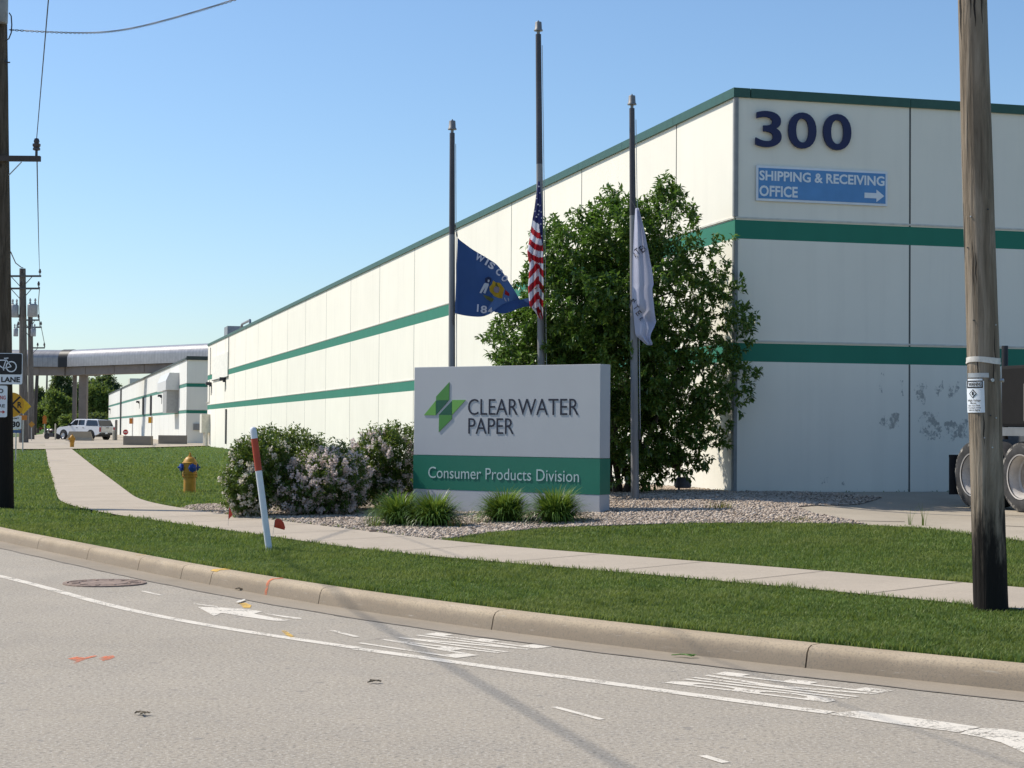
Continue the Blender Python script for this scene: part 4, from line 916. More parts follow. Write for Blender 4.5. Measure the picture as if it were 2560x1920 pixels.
# ------------------------------------------------------------------ the tree against the long wall
BARK = M('bark', (.085, .066, .05), .9, var=.4, scale=12, bump=.6, stretch=(1, 1, .25))
TY = 29.45
def tp(xd, yd, dy=0.0): return np.array(P(xd*1.1573, yd*1.1573, TY+dy))
tb = P(1345*1.1573, 1228, TY); tb.z = gh(tb.x, tb.y)
tree = thing('broadleaf_tree', 'dense green multi-stemmed tree against the white wall at the warehouse corner', 'tree', tb)
blobs = []
for xd, yd, rw, rh, dy, rd in ((1235, 545, 82, 88, .0, .9), (1340, 520, 82, 90, .1, 1.0), (1445, 500, 62, 95, .0, .8), (1445, 425, 32, 40, .0, .4), (1330, 440, 24, 36, .05, .3), (1170, 610, 44, 52, -.1, .6), (1130, 735, 78, 62, .0, .9), (1260, 680, 130, 120, -.1, 1.5), (1400, 660, 130, 120, -.1, 1.4), (1515, 600, 62, 74, .1, .8), (1570, 690, 56, 90, .3, .8), (1590, 720, 34, 46, .2, .45), (1180, 790, 110, 62, .0, 1.1), (1330, 800, 160, 110, -.1, 1.5), (1480, 800, 110, 110, .1, 1.1), (1560, 830, 72, 60, .2, .8), (1395, 920, 120, 90, .0, 1.1), (1500, 930, 78, 72, .1, .8), (1380, 1005, 78, 45, .0, .8), (1458, 990, 60, 44, .1, .6), (1560, 540, 18, 36, .1, .25)):
    m = TY/FPX*1.1573; blobs.append((tp(xd, yd, dy), np.array([rw*m, rd*1.2, rh*m])))
pts, out = crown_points(blobs, 10500, .48)
# uneven clumping: drop sprays where a low-frequency field is small
def field(p, k, seed=0): 
    q = p*k+seed; return np.sin(q[:, 0]*1.7+q[:, 1]*.6)*np.sin(q[:, 1]*1.9-q[:, 2]*.8+1)*np.sin(q[:, 2]*1.6+q[:, 0]*.9+2)
keep = field(pts, 3.1)+rng.normal(0, .32, len(pts)) > -.24
right = pts[:, 0] > tp(1425, 700)[0]; keep &= ~(right & (rng.random(len(pts)) < .46))
keep &= (pts-np.array(BASE)) @ np.array(VDIR) < -.1 if False else np.ones(len(pts), bool)
ins = ((pts-np.array(BASE)) @ np.array(VDIR) > -.12) & ((pts-np.array(BASE)) @ np.array(UDIR) > -.12); keep &= ~ins
pts, out = pts[keep], out[keep]
dr = out*.8+np.array([0, 0, .55])+rng.normal(0, .35, out.shape); dr /= np.linalg.norm(dr, axis=1)[:, None]
Vl, Fl = sprays(pts, dr, rng.uniform(.06, .19, len(pts)), 13, .105, .8, .35)
LEAF = leaf_mat('pear_leaf', [(.040, .080, .014), (.066, .122, .020), (.104, .172, .028), (.180, .255, .046), (.084, .148, .025)], .28, .36, .5, tint=(.22, .5, .06))
arr_mesh('crown', Vl-np.array(tb), Fl, LEAF, tree)
mb = MB()
for k in range(7):
    a = rng.uniform(-.25, .25, 2); top = tp([1180, 1250, 1330, 1400, 1445, 1520, 1290][k], [700, 580, 500, 560, 430, 640, 760][k], rng.uniform(-.3, .3))-np.array(tb); st = np.array([a[0], a[1]*.6, -.1])
    mid = st*.6+top*.4+np.array([*(rng.uniform(-.1, .1, 2)), .1]); mb.tube([st, st*.85+top*.15, mid, top*.75+st*.25, top], [.055, .048, .034, .02, .006], 7)
    for q in range(5):
        s0 = mid+(top-mid)*rng.uniform(-.5, .8); e = s0+np.array([rng.uniform(-.8, .8), rng.uniform(-.5, .5), rng.uniform(.1, .7)]); mb.tube([s0, (s0+e)/2+np.array([0, 0, .06]), e], [.02, .012, .004], 5)
mb.build('trunk', BARK, tree)
# ------------------------------------------------------------------ flowering shrubs
SHLEAF = leaf_mat('shrub_leaf', [(.032, .066, .013), (.056, .11, .02), (.085, .15, .03), (.135, .21, .045)], .25, .42, .4)
PETAL_P = leaf_mat('pink_petal', [(.70, .57, .54), (.82, .71, .67), (.87, .80, .76)], .45, .8, .1, tint=(.9, .80, .74)); PETAL_W = leaf_mat('cream_petal', [(.66, .60, .50), (.78, .72, .62), (.84, .79, .72)], .45, .8, .1, tint=(.9, .85, .70))
def shrub(label, blobs_px, Y, nspray, nflower, petal, ltop=0.0, frange=(0, 1)):
    m = Y/FPX*1.1573; bl = []
    for xd, yd, rw, rh, dy, rd in blobs_px:
        c = np.array(P(xd*1.1573, (yd+9)*1.1573, Y+dy)); bl.append((c, np.array([rw*m*.93, rd, rh*m*.88])))
    cx = float(np.mean([b[0][0] for b in bl])); g = gh(cx, Y); o = thing('flowering_shrub', label, 'shrub', (cx, Y, g), group='flowering shrubs beside the sign'); org = np.array([cx, Y, g])
    p, u = crown_points(bl, nspray, .65); k = p[:, 2] > g+.08; p, u = p[k], u[k]; k = field(p, 5.2, 3)+rng.normal(0, .4, len(p)) > -.38; p, u = p[k], u[k]
    d = u*.8+np.array([0, 0, .6])+rng.normal(0, .3, u.shape); d /= np.linalg.norm(d, axis=1)[:, None]
    V, F = sprays(p, d, rng.uniform(.08, .22, len(p)), 12, .062, .85, .1); arr_mesh('foliage', V-org, F, SHLEAF, o)
    # blossom heads: little cones of petals at the shell, facing out
    p, u = crown_points(bl, nflower, 1.0); zmin = min(b[0][2]-b[1][2] for b in bl); zmax = max(b[0][2]+b[1][2] for b in bl); h = (p[:, 2]-zmin)/(zmax-zmin)
    k = (p[:, 2] > g+.10) & (h > frange[0]) & (h < frange[1]) & (u[:, 1] < .75); k &= field(p, 4.3, 9)+rng.normal(0, .35, len(p)) > -.25; p, u = p[k], u[k]
    p = p+u*.055; nf, per = len(p), 26; ax = u*.7+np.array([0, 0, .6]); ax /= np.linalg.norm(ax, axis=1)[:, None]
    t = rng.random((nf, per)); off = unit(nf*per).reshape(nf, per, 3)*(.050*(1-.7*t))[..., None]; C = p[:, None]+ax[:, None]*(t*.09)[..., None]+off
    V, F = leaf_arrays(C.reshape(-1, 3), unit(nf*per), unit(nf*per), np.full(nf*per, .036), .95); arr_mesh('blossom', V-org, F, petal, o)
    mb = MB()
    for q in range(9):
        a = rng.uniform(-.5, .5, 2)*np.array([bl[0][1][0], .4]); e = np.array(bl[q % len(bl)][0])-org+rng.normal(0, .12, 3); mb.tube([(a[0]*.5, a[1]*.5, -.05), (a[0], a[1], .2), e], [.014, .011, .004], 5)
    mb.build('stems', BARK, o); return o
shrub('white-flowered shrub, leftmost of the group, overhanging the gravel edge by the lawn', [(548, 1040, 62, 56, 0, .55), (560, 985, 58, 50, .1, .5), (530, 1075, 42, 30, 0, .4)], 26.9, 1600, 250, PETAL_W, frange=(.0, .9))
shrub('tall leafy green shrub at the back left, its bare green top above the flowers', [(640, 985, 74, 62, 0, .6), (590, 965, 50, 42, 0, .5), (660, 1040, 70, 60, 0, .5)], 28.3, 1700, 130, PETAL_W, frange=(.1, .7))
shrub('wide low shrub thick with pinkish blossom in the middle of the group', [(690, 1035, 78, 72, 0, .6), (650, 1050, 58, 56, -.1, .5), (740, 1020, 56, 64, 0, .5), (700, 1075, 80, 35, 0, .5)], 27.2, 1600, 820, PETAL_P, frange=(0, .93))
shrub('tall pale-flowered shrub right up against the left end of the grey sign', [(835, 985, 66, 70, 0, .55), (790, 1010, 58, 66, 0, .5), (870, 960, 40, 50, 0, .45), (830, 1060, 70, 46, 0, .5)], 28.2, 1750, 480, PETAL_P, frange=(0, .9))
# ------------------------------------------------------------------ clump grass
CLUMP = leaf_mat('clump_blade', [(.038, .09, .014), (.066, .145, .024), (.105, .205, .036), (.16, .27, .06)], .3, .4, .4)
def clump(label, xd, yd, hd, seed, tint=0):
    r = np.random.default_rng(seed); b = onG(xd*1.1573, yd*1.1573); Y = b.y; m = Y/FPX*1.1573; H = hd*m; n = 900
    az = r.uniform(0, 2*math.pi, n); lean = r.uniform(.02, 1.0, n); L_ = H*r.uniform(.95, 1.45, n); w = r.uniform(.007, .013, n); rr = r.uniform(0, .13, n)
    V = []; F = []
    for i in range(n):
        dx, dy = math.cos(az[i]), math.sin(az[i]); px, py = -dy, dx; k0 = len(V); e0 = R_(89-55*lean[i]); bend = R_(50+105*r.random()*(.4+lean[i])); hx, z = 0.0, -.03
        for j in range(8):
            t = j/7; ww = w[i]*(1-t**2.4)+.0008; x0 = dx*(rr[i]+hx); y0 = dy*(rr[i]+hx); V += [(x0+px*ww, y0+py*ww, max(z, -.03)), (x0-px*ww, y0-py*ww, max(z, -.03))]
            an = e0-bend*t*t; hx += math.cos(an)*L_[i]/7; z += math.sin(an)*L_[i]/7
        for j in range(7): F.append((k0+2*j, k0+2*j+1, k0+2*j+3, k0+2*j+2))
    return tag(arr_mesh('grass_clump', V, F, CLUMP, kindloc=tuple(b)), label, 'ornamental grass', 'grass clumps before the sign')
clump('bright green grass clump at the left end of the sign, touching the shrubs', 864, 1134, 68, 1)
clump('grass clump in front of the sign, second from the left', 938, 1137, 68, 2)
clump('grass clump below the middle of the company sign, third from the left', 1092, 1127, 66, 3)
clump('rightmost grass clump, under the right half of the green band', 1202, 1129, 70, 4)
# ------------------------------------------------------------------ draped polygons: gravel bed, driveway, far apron
def drape(name, pts, mat, dz, step=.5, kind='structure'):
    bm = bmesh.new(); vs = [bm.verts.new((p[0], p[1], 0)) for p in pts]; bm.faces.new(vs); bmesh.ops.triangulate(bm, faces=bm.faces[:])
    xs = [p[0] for p in pts]; ys = [p[1] for p in pts]
    for ax, lo, hi in ((0, min(xs), max(xs)), (1, min(ys), max(ys))):
        k = lo+step
        while k < hi:
            co = (k, 0, 0) if ax == 0 else (0, k, 0); no = (1, 0, 0) if ax == 0 else (0, 1, 0)
            bmesh.ops.bisect_plane(bm, geom=bm.verts[:]+bm.edges[:]+bm.faces[:], plane_co=co, plane_no=no); k += step
    A = np.array([v.co[:2] for v in bm.verts]); Z = gh_arr(A[:, 0], A[:, 1])+dz
    for v, z in zip(bm.verts, Z): v.co.z = z
    bmesh.ops.recalc_face_normals(bm, faces=bm.faces)
    if sum(f.normal.z for f in bm.faces) < 0: bmesh.ops.reverse_faces(bm, faces=bm.faces)
    me = bpy.data.meshes.new(name); bm.to_mesh(me); bm.free()
    for p in me.polygons: p.use_smooth = True
    o = link_mesh(name, me, mat); return tag(o, kind=kind)
def in_poly(pts, X, Y):
    X = np.asarray(X); Y = np.asarray(Y); r = np.zeros(X.shape, bool); n = len(pts)
    for i in range(n):
        x0, y0 = pts[i][:2]; x1, y1 = pts[(i+1) % n][:2]
        if y0 == y1: continue
        c = ((y0 > Y) != (y1 > Y)) & (X < (x1-x0)*(Y-y0)/(y1-y0)+x0); r ^= c
    return r
def g2(x, y): p = onG(x, y); return (p.x, p.y)
def wpt2(s, v): q = BASE+UDIR*s+VDIR*v; return (q.x, q.y)
WF = WALK_F; near_i = [i for i in range(len(WF)) if WF[i, 1] < 29.5 and WF[i, 1] > onG(1088, 1352).y]
front = [tuple(WF[i]) for i in near_i[::3]]
GRAVEL = front+[g2(1088, 1352), g2(1160, 1342), g2(1250, 1331), g2(1350, 1322), g2(1458, 1317), g2(1640, 1311), g2(1805, 1309), g2(1990, 1310), g2(2164, 1311), g2(2115, 1299), g2(2035, 1285), g2(1992, 1269), wpt2(-1.1, 2.2), wpt2(-.3, 1.2), wpt2(-.02, .6), wpt2(-.02, -.03), wpt2(3, -.03), wpt2(9, -.03)]
gl = g2(498, 1262); GRAVEL = GRAVEL+[(gl[0]+2.2, gl[1]+1.6), (gl[0]+.6, gl[1]+.5), (gl[0]-.1, gl[1]-.2)]
drape('gravel_bed', GRAVEL, GRAVELM, .008, .45)
DRIVE = [wpt2(-.02, .58), wpt2(-.02, 40), (40, 24), (40, 13.2)]+[(p[0], p[1]) for p in [g2(2560, 1352)]]+[g2(2560, 1352), g2(2408, 1332), g2(2290, 1318), g2(2164, 1311), g2(1990, 1310), g2(2026, 1278), wpt2(-1.1, 1.6), wpt2(-.3, .9)]
DRIVE = [wpt2(-.02, .4), wpt2(-.02, 40), (42, 22), (42, 14)]+[g2(2800, 1385), g2(2680, 1368), g2(2560, 1352), g2(2408, 1332), g2(2290, 1318), g2(2164, 1312), g2(1985, 1309), g2(1945, 1285), wpt2(-1.4, 1.4)]
driveway = drape('driveway', DRIVE, DRIVEM, .0, .5)
mb = MB()
for a, b in (((2055, 1301), (2262, 1305)), ((2440, 1285), (2600, 1292)), ((2440, 1311), (2600, 1320))):
    p, q = onG(*a), onG(*b); mb.bar((p.x, p.y, p.z+.004), (q.x, q.y, gh(q.x, q.y)+.004), .02, .004)
mb.build('joint', M('joint_dirt', (.14, .12, .10)), driveway)
APRON = [(-60, 118), (-27.2, 98.5), (-25.1, 97.5), (-24.6, 99.5), (-21.6, 119.5), (-21.0, 124), (-22, 150), (-40, 220), (-70, 330), (-85, 330), (-48, 165), (-60, 160)]
drape('apron', APRON, DRIVEM, .035, 8)
# ------------------------------------------------------------------ pebbles
phi = (1+5**.5)/2; ICO = np.array([(-1, phi, 0), (1, phi, 0), (-1, -phi, 0), (1, -phi, 0), (0, -1, phi), (0, 1, phi), (0, -1, -phi), (0, 1, -phi), (phi, 0, -1), (phi, 0, 1), (-phi, 0, -1), (-phi, 0, 1)])/1.902
ICF = np.array([(0, 11, 5), (0, 5, 1), (0, 1, 7), (0, 7, 10), (0, 10, 11), (1, 5, 9), (5, 11, 4), (11, 10, 2), (10, 7, 6), (7, 1, 8), (3, 9, 4), (3, 4, 2), (3, 2, 6), (3, 6, 8), (3, 8, 9), (4, 9, 5), (2, 4, 11), (6, 2, 10), (8, 6, 7), (9, 8, 1)])
xs = [p[0] for p in GRAVEL]; ys = [p[1] for p in GRAVEL]; N = 120000
X = rng.uniform(min(xs), max(xs), N); Y = rng.uniform(min(ys), max(ys), N); k = in_poly(GRAVEL, X, Y)
spill = np.zeros(N, bool); X, Y = X[k], Y[k]
k = ((np.stack([X, Y], 1)-np.array(BASE)[:2]) @ np.array(VDIR)[:2] < .0) | ((np.stack([X, Y], 1)-np.array(BASE)[:2]) @ np.array(UDIR)[:2] < -.05); X, Y = X[k], Y[k]
Z = gh_arr(X, Y); n_ = len(X); S = rng.uniform(.011, .028, n_)*np.where(rng.random(n_) < .06, 1.5, 1); sc = rng.uniform(.55, 1.15, (n_, 3)); sc[:, 2] *= .65
a = rng.uniform(0, 6.28, n_); V = ICO[None]*sc[:, None]*S[:, None, None]*(1+rng.normal(0, .09, (n_, 12, 1))); ca, sa = np.cos(a)[:, None], np.sin(a)[:, None]
V = np.stack([V[..., 0]*ca-V[..., 1]*sa, V[..., 0]*sa+V[..., 1]*ca, V[..., 2]], 2)+np.stack([X, Y, Z+.012], 1)[:, None]
n = NT('pebbles'); g = n.node('ShaderNodeNewGeometry'); c1 = n.ramp(g.outputs['Random Per Island'], [(0, (.20, .15, .11)), (.2, (.36, .28, .21)), (.45, (.54, .44, .345)), (.7, (.46, .38, .31)), (.85, (.68, .58, .47)), (1, (.27, .20, .155))]); PEB = n.fin(c1, .8, 0, .2)
o = arr_mesh('pebbles', V.reshape(-1, 3), (ICF[None]+np.arange(n_)[:, None, None]*12).reshape(-1, 3), PEB, smooth=True); tag(o, 'loose pale river pebbles covering the planting bed', 'pebbles', kind='stuff')
# ------------------------------------------------------------------ grass blades
KP = KERB[::2]; WNs, WFs = WALK_N[::2], WALK_F[::2]
sgn_n = -1 if sdist(WNs, [onG(1400, 1500).x], [onG(1400, 1500).y])[0] > 0 else 1   # sign that is positive on the building side
def grass(N, ymin, ymax, h, w, seed, dens_pow=2.0, xw=.40):
    r = np.random.default_rng(seed); q = r.random(N); Y = (ymin**(1-dens_pow+1)+(ymax**(2-dens_pow)-ymin**(2-dens_pow))*q)**(1/(2-dens_pow)) if dens_pow != 2 else ymin*(ymax/ymin)**q
    X = r.uniform(-1, 1, N)*Y*xw; d = sdist(KP, X, Y); wn_ = sdist(WNs, X, Y)*sgn_n; wf_ = sdist(WFs, X, Y)*sgn_n
    e = r.normal(0, .035, N)
    verge = (d > .19+np.abs(e)*.6) & (wn_ < .0+e*.8-.01) & ~in_poly(APRON, X, Y); lawn = wf_ > .0+np.abs(e)*.7
    q = (np.stack([X, Y], 1)-np.array(BASE)[:2]); v_ = q @ np.array(VDIR)[:2]; s_ = q @ np.array(UDIR)[:2]
    lawn &= ~in_poly(GRAVEL, X+e*2, Y+e*2) & ~in_poly(DRIVE, X+e*1.5, Y+e*2) & ~in_poly(APRON, X, Y) & ((v_ < -.03) | (s_ < -.03)) & (X < 20)
    k = verge | lawn; X, Y, d, wn_, wf_ = X[k], Y[k], d[k], wn_[k], wf_[k]; n = len(X); Z = gh_arr(X, Y)
    edge = np.minimum(np.minimum(np.abs(wn_), np.abs(wf_)), np.abs(d-.2)); tall = 1+.5*np.exp(-(edge/.07)**2)
    pat = .82+.36*field(np.stack([X, Y, Z], 1), 1.3, 5)+.25*field(np.stack([X, Y, Z], 1), 5.0, 1)
    H = h*r.uniform(.55, 1.25, n)*tall*np.clip(pat, .5, 1.35); W = w*r.uniform(.7, 1.3, n)
    pp = np.array([g2(676, 1377)]); near_post = np.exp(-(((X-pp[0, 0])**2+(Y-pp[0, 1])**2)/.05)); H *= 1+.9*near_post
    az = r.uniform(0, 6.283, n); ln = r.uniform(.05, .95, n)*H; dx, dy = np.cos(az), np.sin(az); px, py = -np.sin(az+r.normal(0, .6, n)), np.cos(az)
    B = np.stack([X, Y, Z-.008], 1); side = np.stack([px, py, 0*px], 1)*W[:, None]; m = B+np.stack([dx*ln*.35, dy*ln*.35, H*.62], 1); t = B+np.stack([dx*ln, dy*ln, H*.98], 1)
    V = np.stack([B-side, B+side, m+side*.8, m-side*.8, t], 1).reshape(-1, 3); i = np.arange(n)*5
    F3 = np.concatenate([np.stack([i, i+1, i+2], 1), np.stack([i, i+2, i+3], 1), np.stack([i+3, i+2, i+4], 1)], 0); return V, F3
vs_, fs_ = [], []; o0 = 0
for args in ((1000000, 10.5, 27, .042, .0032, 11), (280000, 22, 60, .05, .0075, 12), (90000, 45, 125, .06, .020, 13)):
    V, F = grass(*args); vs_.append(V); fs_.append(F+o0); o0 += len(V)
GRASSM = leaf_mat('grass_blade', [(.066, .106, .027), (.098, .158, .039), (.128, .205, .050), (.175, .26, .066), (.30, .32, .14)], .3, .65, .15, patch=((.21, .245, .075), (.058, .112, .03)))
o = arr_mesh('grass', np.concatenate(vs_), np.concatenate(fs_), GRASSM); tag(o, 'short mown green lawn grass on the verge and lawn', 'grass', kind='stuff')
# weeds by the gravel and driveway
WEED = leaf_mat('dry_weed', [(.28, .16, .06), (.20, .16, .05), (.10, .13, .03)], .3, .7)
def weed(label, xs, ys, h, n, mat=WEED, seed=0, rad=.1):
    r = np.random.default_rng(seed); b = onG(xs, ys); V = []; F = []
    for i in range(n):
        a, l, q = r.uniform(0, 6.28), h*r.uniform(.5, 1.1), r.uniform(0, .5); dx, dy = math.cos(a), math.sin(a); rr = r.uniform(0, rad); w = .006; k = len(V)
        for j in range(4):
            t = j/3; V += [(dx*(rr+l*q*t*t)-dy*w*(1-t), dy*(rr+l*q*t*t)+dx*w*(1-t), l*t-.02), (dx*(rr+l*q*t*t)+dy*w*(1-t), dy*(rr+l*q*t*t)-dx*w*(1-t), l*t-.02)]
        for j in range(3): F.append((k+2*j, k+2*j+1, k+2*j+3, k+2*j+2))
    o = arr_mesh('weed', V, F, mat, kindloc=tuple(b)); tag(o, label, 'weed')
weed('dry reddish weed tuft in the gravel behind the right flagpole', 1800, 1272, .16, 90, seed=3, rad=.22)
weed('dry brown weed patch at the gravel edge in front of the second grass clump', 1130, 1318, .14, 80, seed=4, rad=.3)
weed('dry weed patch on the right end of the gravel by the lawn', 2000, 1303, .10, 80, seed=5, rad=.35)
LEAFW = leaf_mat('broad_weed', [(.07, .14, .03), (.12, .20, .05)], .3)
GW = leaf_mat('green_weed', [(.06, .11, .02), (.10, .16, .03)], .3)
weed('thin green weed standing at the driveway edge, the left of two', 2274, 1312, .30, 7, GW, 6, .03); weed('thin green weed standing at the driveway edge, the one nearer the wooden pole', 2308, 1314, .32, 7, GW, 7, .03)
weed('pale yellow-green weed at the left grass clump beside the pavement', 935, 1318, .28, 60, GW, 8, .2)
for k_, (xs_, ys_, lab) in enumerate(((1490, 1512, 'low broad-leaved weed rosette in the verge grass below the middle of the sign'), (2010, 1580, 'low weed rosette in the verge near the right kerb joint'), (1135, 1466, 'low weed rosette in the verge grass right of the white post'), (1985, 1400, 'low weed rosette on the right lawn between pavement and gravel'))):
    weed(lab, xs_, ys_, .07, 26, LEAFW if k_ % 2 else GW, 30+k_, .05)
# ------------------------------------------------------------------ hydrants
HYEL = M('hydrant_yellow', (.46, .23, .022), .5, var=.16, scale=9); HBLUE = M('hydrant_blue', (.012, .055, .26), .45, var=.1); HCHAIN = DARK_METAL
def hydrant(label, xs, ys, H, rz, cap=HBLUE):
    b = onG(xs, ys); o = thing('fire_hydrant', label, 'fire hydrant', b, rz, 'yellow fire hydrants'); s = H/.80
    mb = MB(); mb.lathe([(.125, -.1), (.125, .30), (.155, .305), (.155, .335), (.135, .34), (.135, .355), (.155, .36), (.155, .385), (.138, .40), (.145, .58), (.16, .585), (.16, .60), (.138, .61), (.115, .66), (.085, .70), (.045, .72), (.04, .735)], n=20)
    for k in range(8):
        t = k*math.pi/4+.2; mb.cyl((.145*math.cos(t), .145*math.sin(t), .29), (.145*math.cos(t), .145*math.sin(t), .40), .012, n=6)
    mb.cyl((-.10, 0, .50), (-.17, 0, .50), .058, n=14); mb.cyl((.10, 0, .50), (.14, 0, .50), .058, n=14); mb.cyl((0, -.10, .49), (0, -.18, .49), .072, n=16)
    mb.v = [(x*s, y*s, z*s) for x, y, z in mb.v]; mb.build('barrel', HYEL, o)
    mb = MB(); mb.lathe([(.035, .735), (.035, .75), (.022, .755), (.022, .80), (.0, .805)], n=6, smooth=False); mb.v = [(x*s, y*s, z*s) for x, y, z in mb.v]; mb.build('top_nut', HYEL, o)
    for d, r0 in (((-1, 0, 0), .070), ((1, 0, 0), .062), ((0, -1, 0), .078)):
        d = Vector(d); z = .50 if d.x else .49; c = d*(.165 if d.x < 0 or d.y else .13)+Vector((0, 0, z)); mb = MB()
        for k in range(8):
            t = k*math.pi/4; a = d.cross(Vector((0, 0, 1)))*math.cos(t)*r0*.97+Vector((0, 0, math.sin(t)*r0*.97)); mb.bar(c+a-d*.01, c+a+d*.04, .024, .024)
        mb.tube([c-d*.01, c+d*.04, c+d*.055], [r0, r0, r0*.6], 16); mb.cyl(c+d*.05, c+d*.09, .02, n=5); mb.v = [(x*s, y*s, zz*s) for x, y, zz in mb.v]; mb.build('hose_cap', cap, o)
    mb = MB(); mb.tube([(-.19*s, -.05*s, .44*s), (-.20*s, -.06*s, .36*s), (-.17*s, -.08*s, .30*s), (-.14*s, -.1*s, .35*s)], .008*s, 5); mb.build('chain', HCHAIN, o); return o
hydrant('yellow fire hydrant with blue caps on the lawn left of the shrubs', 474, 1229, .80, R_(28))
hydrant('tiny far yellow fire hydrant standing before the concrete barrier and the pickup', 180, 1118, .82, R_(10), HYEL)
b = onG(490, 1195); mb = MB(); mb.cyl((0, 0, -.1), (0, 0, .62), .008, n=5); mb.cyl((0, 0, .5), (0, 0, .62), .014, n=5); tag(mb.build('marker_rod', M('rod_green', (.03, .05, .02), .6), loc=(P(488, 1160, 42).x, 42, gh(P(488, 1160, 42).x, 42))), 'thin dark hydrant marker rod standing on the lawn behind the hydrant', 'marker rod')
# ------------------------------------------------------------------ marker post and survey flags
b = onG(673, 1377); t = P(632, 1067, b.y+.02); d = t-b; o = thing('marker_post', 'white leaning marker post with a red-orange band on the verge', 'marker post', b); u = d.normalized(); L_ = d.length
ang = Matrix.Rotation(0, 3, 'Z')
POSTW = M('post_white_plastic', (.72, .74, .77), .5, var=.05); POSTR = M('post_red_band', (.47, .065, .028), .55, var=.08, scale=4)
def post_seg(name, l0, l1, mat, r=.0395, cap=False):
    mb = MB(); pts = [u*l0, u*l1]; rad = [r, r]
    if cap: pts = [u*l0, u*(l1-.05), u*(l1-.02), u*(l1-.004), u*l1]; rad = [r, r, r*.85, r*.5, .002]
    mb.tube(pts, rad, 20); mb.build(name, mat, o)
post_seg('lower_post', -.15, L_*.645, POSTW, .0385); post_seg('red_band', L_*.645, L_*.905, POSTR); post_seg('cap', L_*.905, L_, POSTW, .0395, True)
FLAGRED = M('flag_plastic_red', (.52, .05, .025), .45, var=.1)
def survey_flag(label, poly, wire, off):
    base = onG(*wire[1]); Y = base.y; o = thing('marker_flag', label, 'marker flag', base, group='red marker flags'); mb = MB()
    tp_ = P(*wire[0], Y)-base; mb.tube([(0, 0, -.08), tp_], .0022, 5); mb.build('wire', STEEL, o)
    c = np.array(poly, float); cen = c.mean(0); mb = MB(); n = len(poly); q = []
    for x, y in list(poly)+[tuple(cen)]: q.append(P(x, y, Y-.012*math.sin((x-poly[0][0])*off))-base)
    mb.add(q, [(i, (i+1) % n, n) for i in range(n)]); fl = mb.build('flag', FLAGRED, o); return o
zq = lambda x, y: (500+x/3.687, 1000+y/3.687)
survey_flag('small narrow red marker flag by the pavement in front of the leftmost shrub', [zq(*q) for q in ((272, 985), (300, 1060), (262, 1102), (264, 1040))], (zq(266, 985), zq(258, 1165)), .3)
survey_flag('rounded red marker flag on the pavement edge just right of the white post', [zq(*q) for q in ((690, 1110), (705, 1092), (745, 1098), (772, 1130), (786, 1175), (778, 1198), (680, 1172))], (zq(690, 1105), zq(660, 1290)), .12)
# ------------------------------------------------------------------ utility poles
def wood(name, c0, c1, dark):
    n = NT(name); v = n.coord((6, 6, .55)); tc = n.node('ShaderNodeTexCoord'); sp = n.node('ShaderNodeSeparateXYZ'); n.link(tc.outputs['Object'], sp.inputs[0])
    g = n.noise(v, 2.2, 6, .62, .6); c = n.ramp(g, [(.25, tuple(x*.5 for x in c0)), (.48, c0), (.75, c1)])
    ck = n.noise(n.coord((22, 22, .35)), 1.6, 4, .6); c = n.mix(n.ramp(ck, [(.30, .85), (.40, 0.0)]), c, tuple(x*.18 for x in c0))
    kn = n.node('ShaderNodeTexVoronoi', inp={'Scale': 1.0}); n.link(n.coord((3.2, 3.2, 1.5)), kn.inputs[0]); c = n.mix(n.ramp(kn.outputs['Distance'], [(.05, .9), (.11, 0.0)]), c, tuple(x*.22 for x in c0))
    # creosote-dark foot
    mr = n.node('ShaderNodeMapRange', interpolation_type='SMOOTHSTEP', inp={1: dark[1], 2: dark[0], 3: 0.0, 4: 1.0}); n.link(n.math('ADD', sp.outputs[2], n.math('MULTIPLY', n.math('SUBTRACT', n.noise(n.coord((7, 7, 1.4)), 1.5, 5, .7), .5), dark[2])), mr.inputs[0])
    c = n.mix(mr.outputs[0], c, (.020, .017, .015)); n.bump(n.math('ADD', g, n.math('MULTIPLY', ck, .8)), .8, .03); return n.fin(c, .92, 0, .15)
def pole_mesh(name, base, top, r0, r1, mat, parent=None, nseg=30, wob=.012, nn=28, seed=0):
    r = np.random.default_rng(seed); d = Vector(top)-Vector(base); mb = MB(); ph = r.uniform(0, 6, 4); N = nn
    for i in range(nseg+1):
        t = i/nseg; c = d*t; rr = r0+(r1-r0)*t
        for k in range(N):
            a = 2*math.pi*k/N; q = rr*(1+wob*math.sin(3*a+ph[0]+t*9)+wob*math.sin(a*2+ph[1]+t*31)+wob*.8*r.normal()*.4)
            mb.v.append((c.x+q*math.cos(a), c.y+q*math.sin(a), c.z))
    for i in range(nseg):
        for k in range(N): k2 = (k+1) % N; mb.f.append((i*N+k, i*N+k2, (i+1)*N+k2, (i+1)*N+k)); mb.m.append(0); mb.sm.append(True)
    mb.f.append(tuple(nseg*N+k for k in range(N))); mb.m.append(0); mb.sm.append(False)
    return mb.build(name, mat, parent)
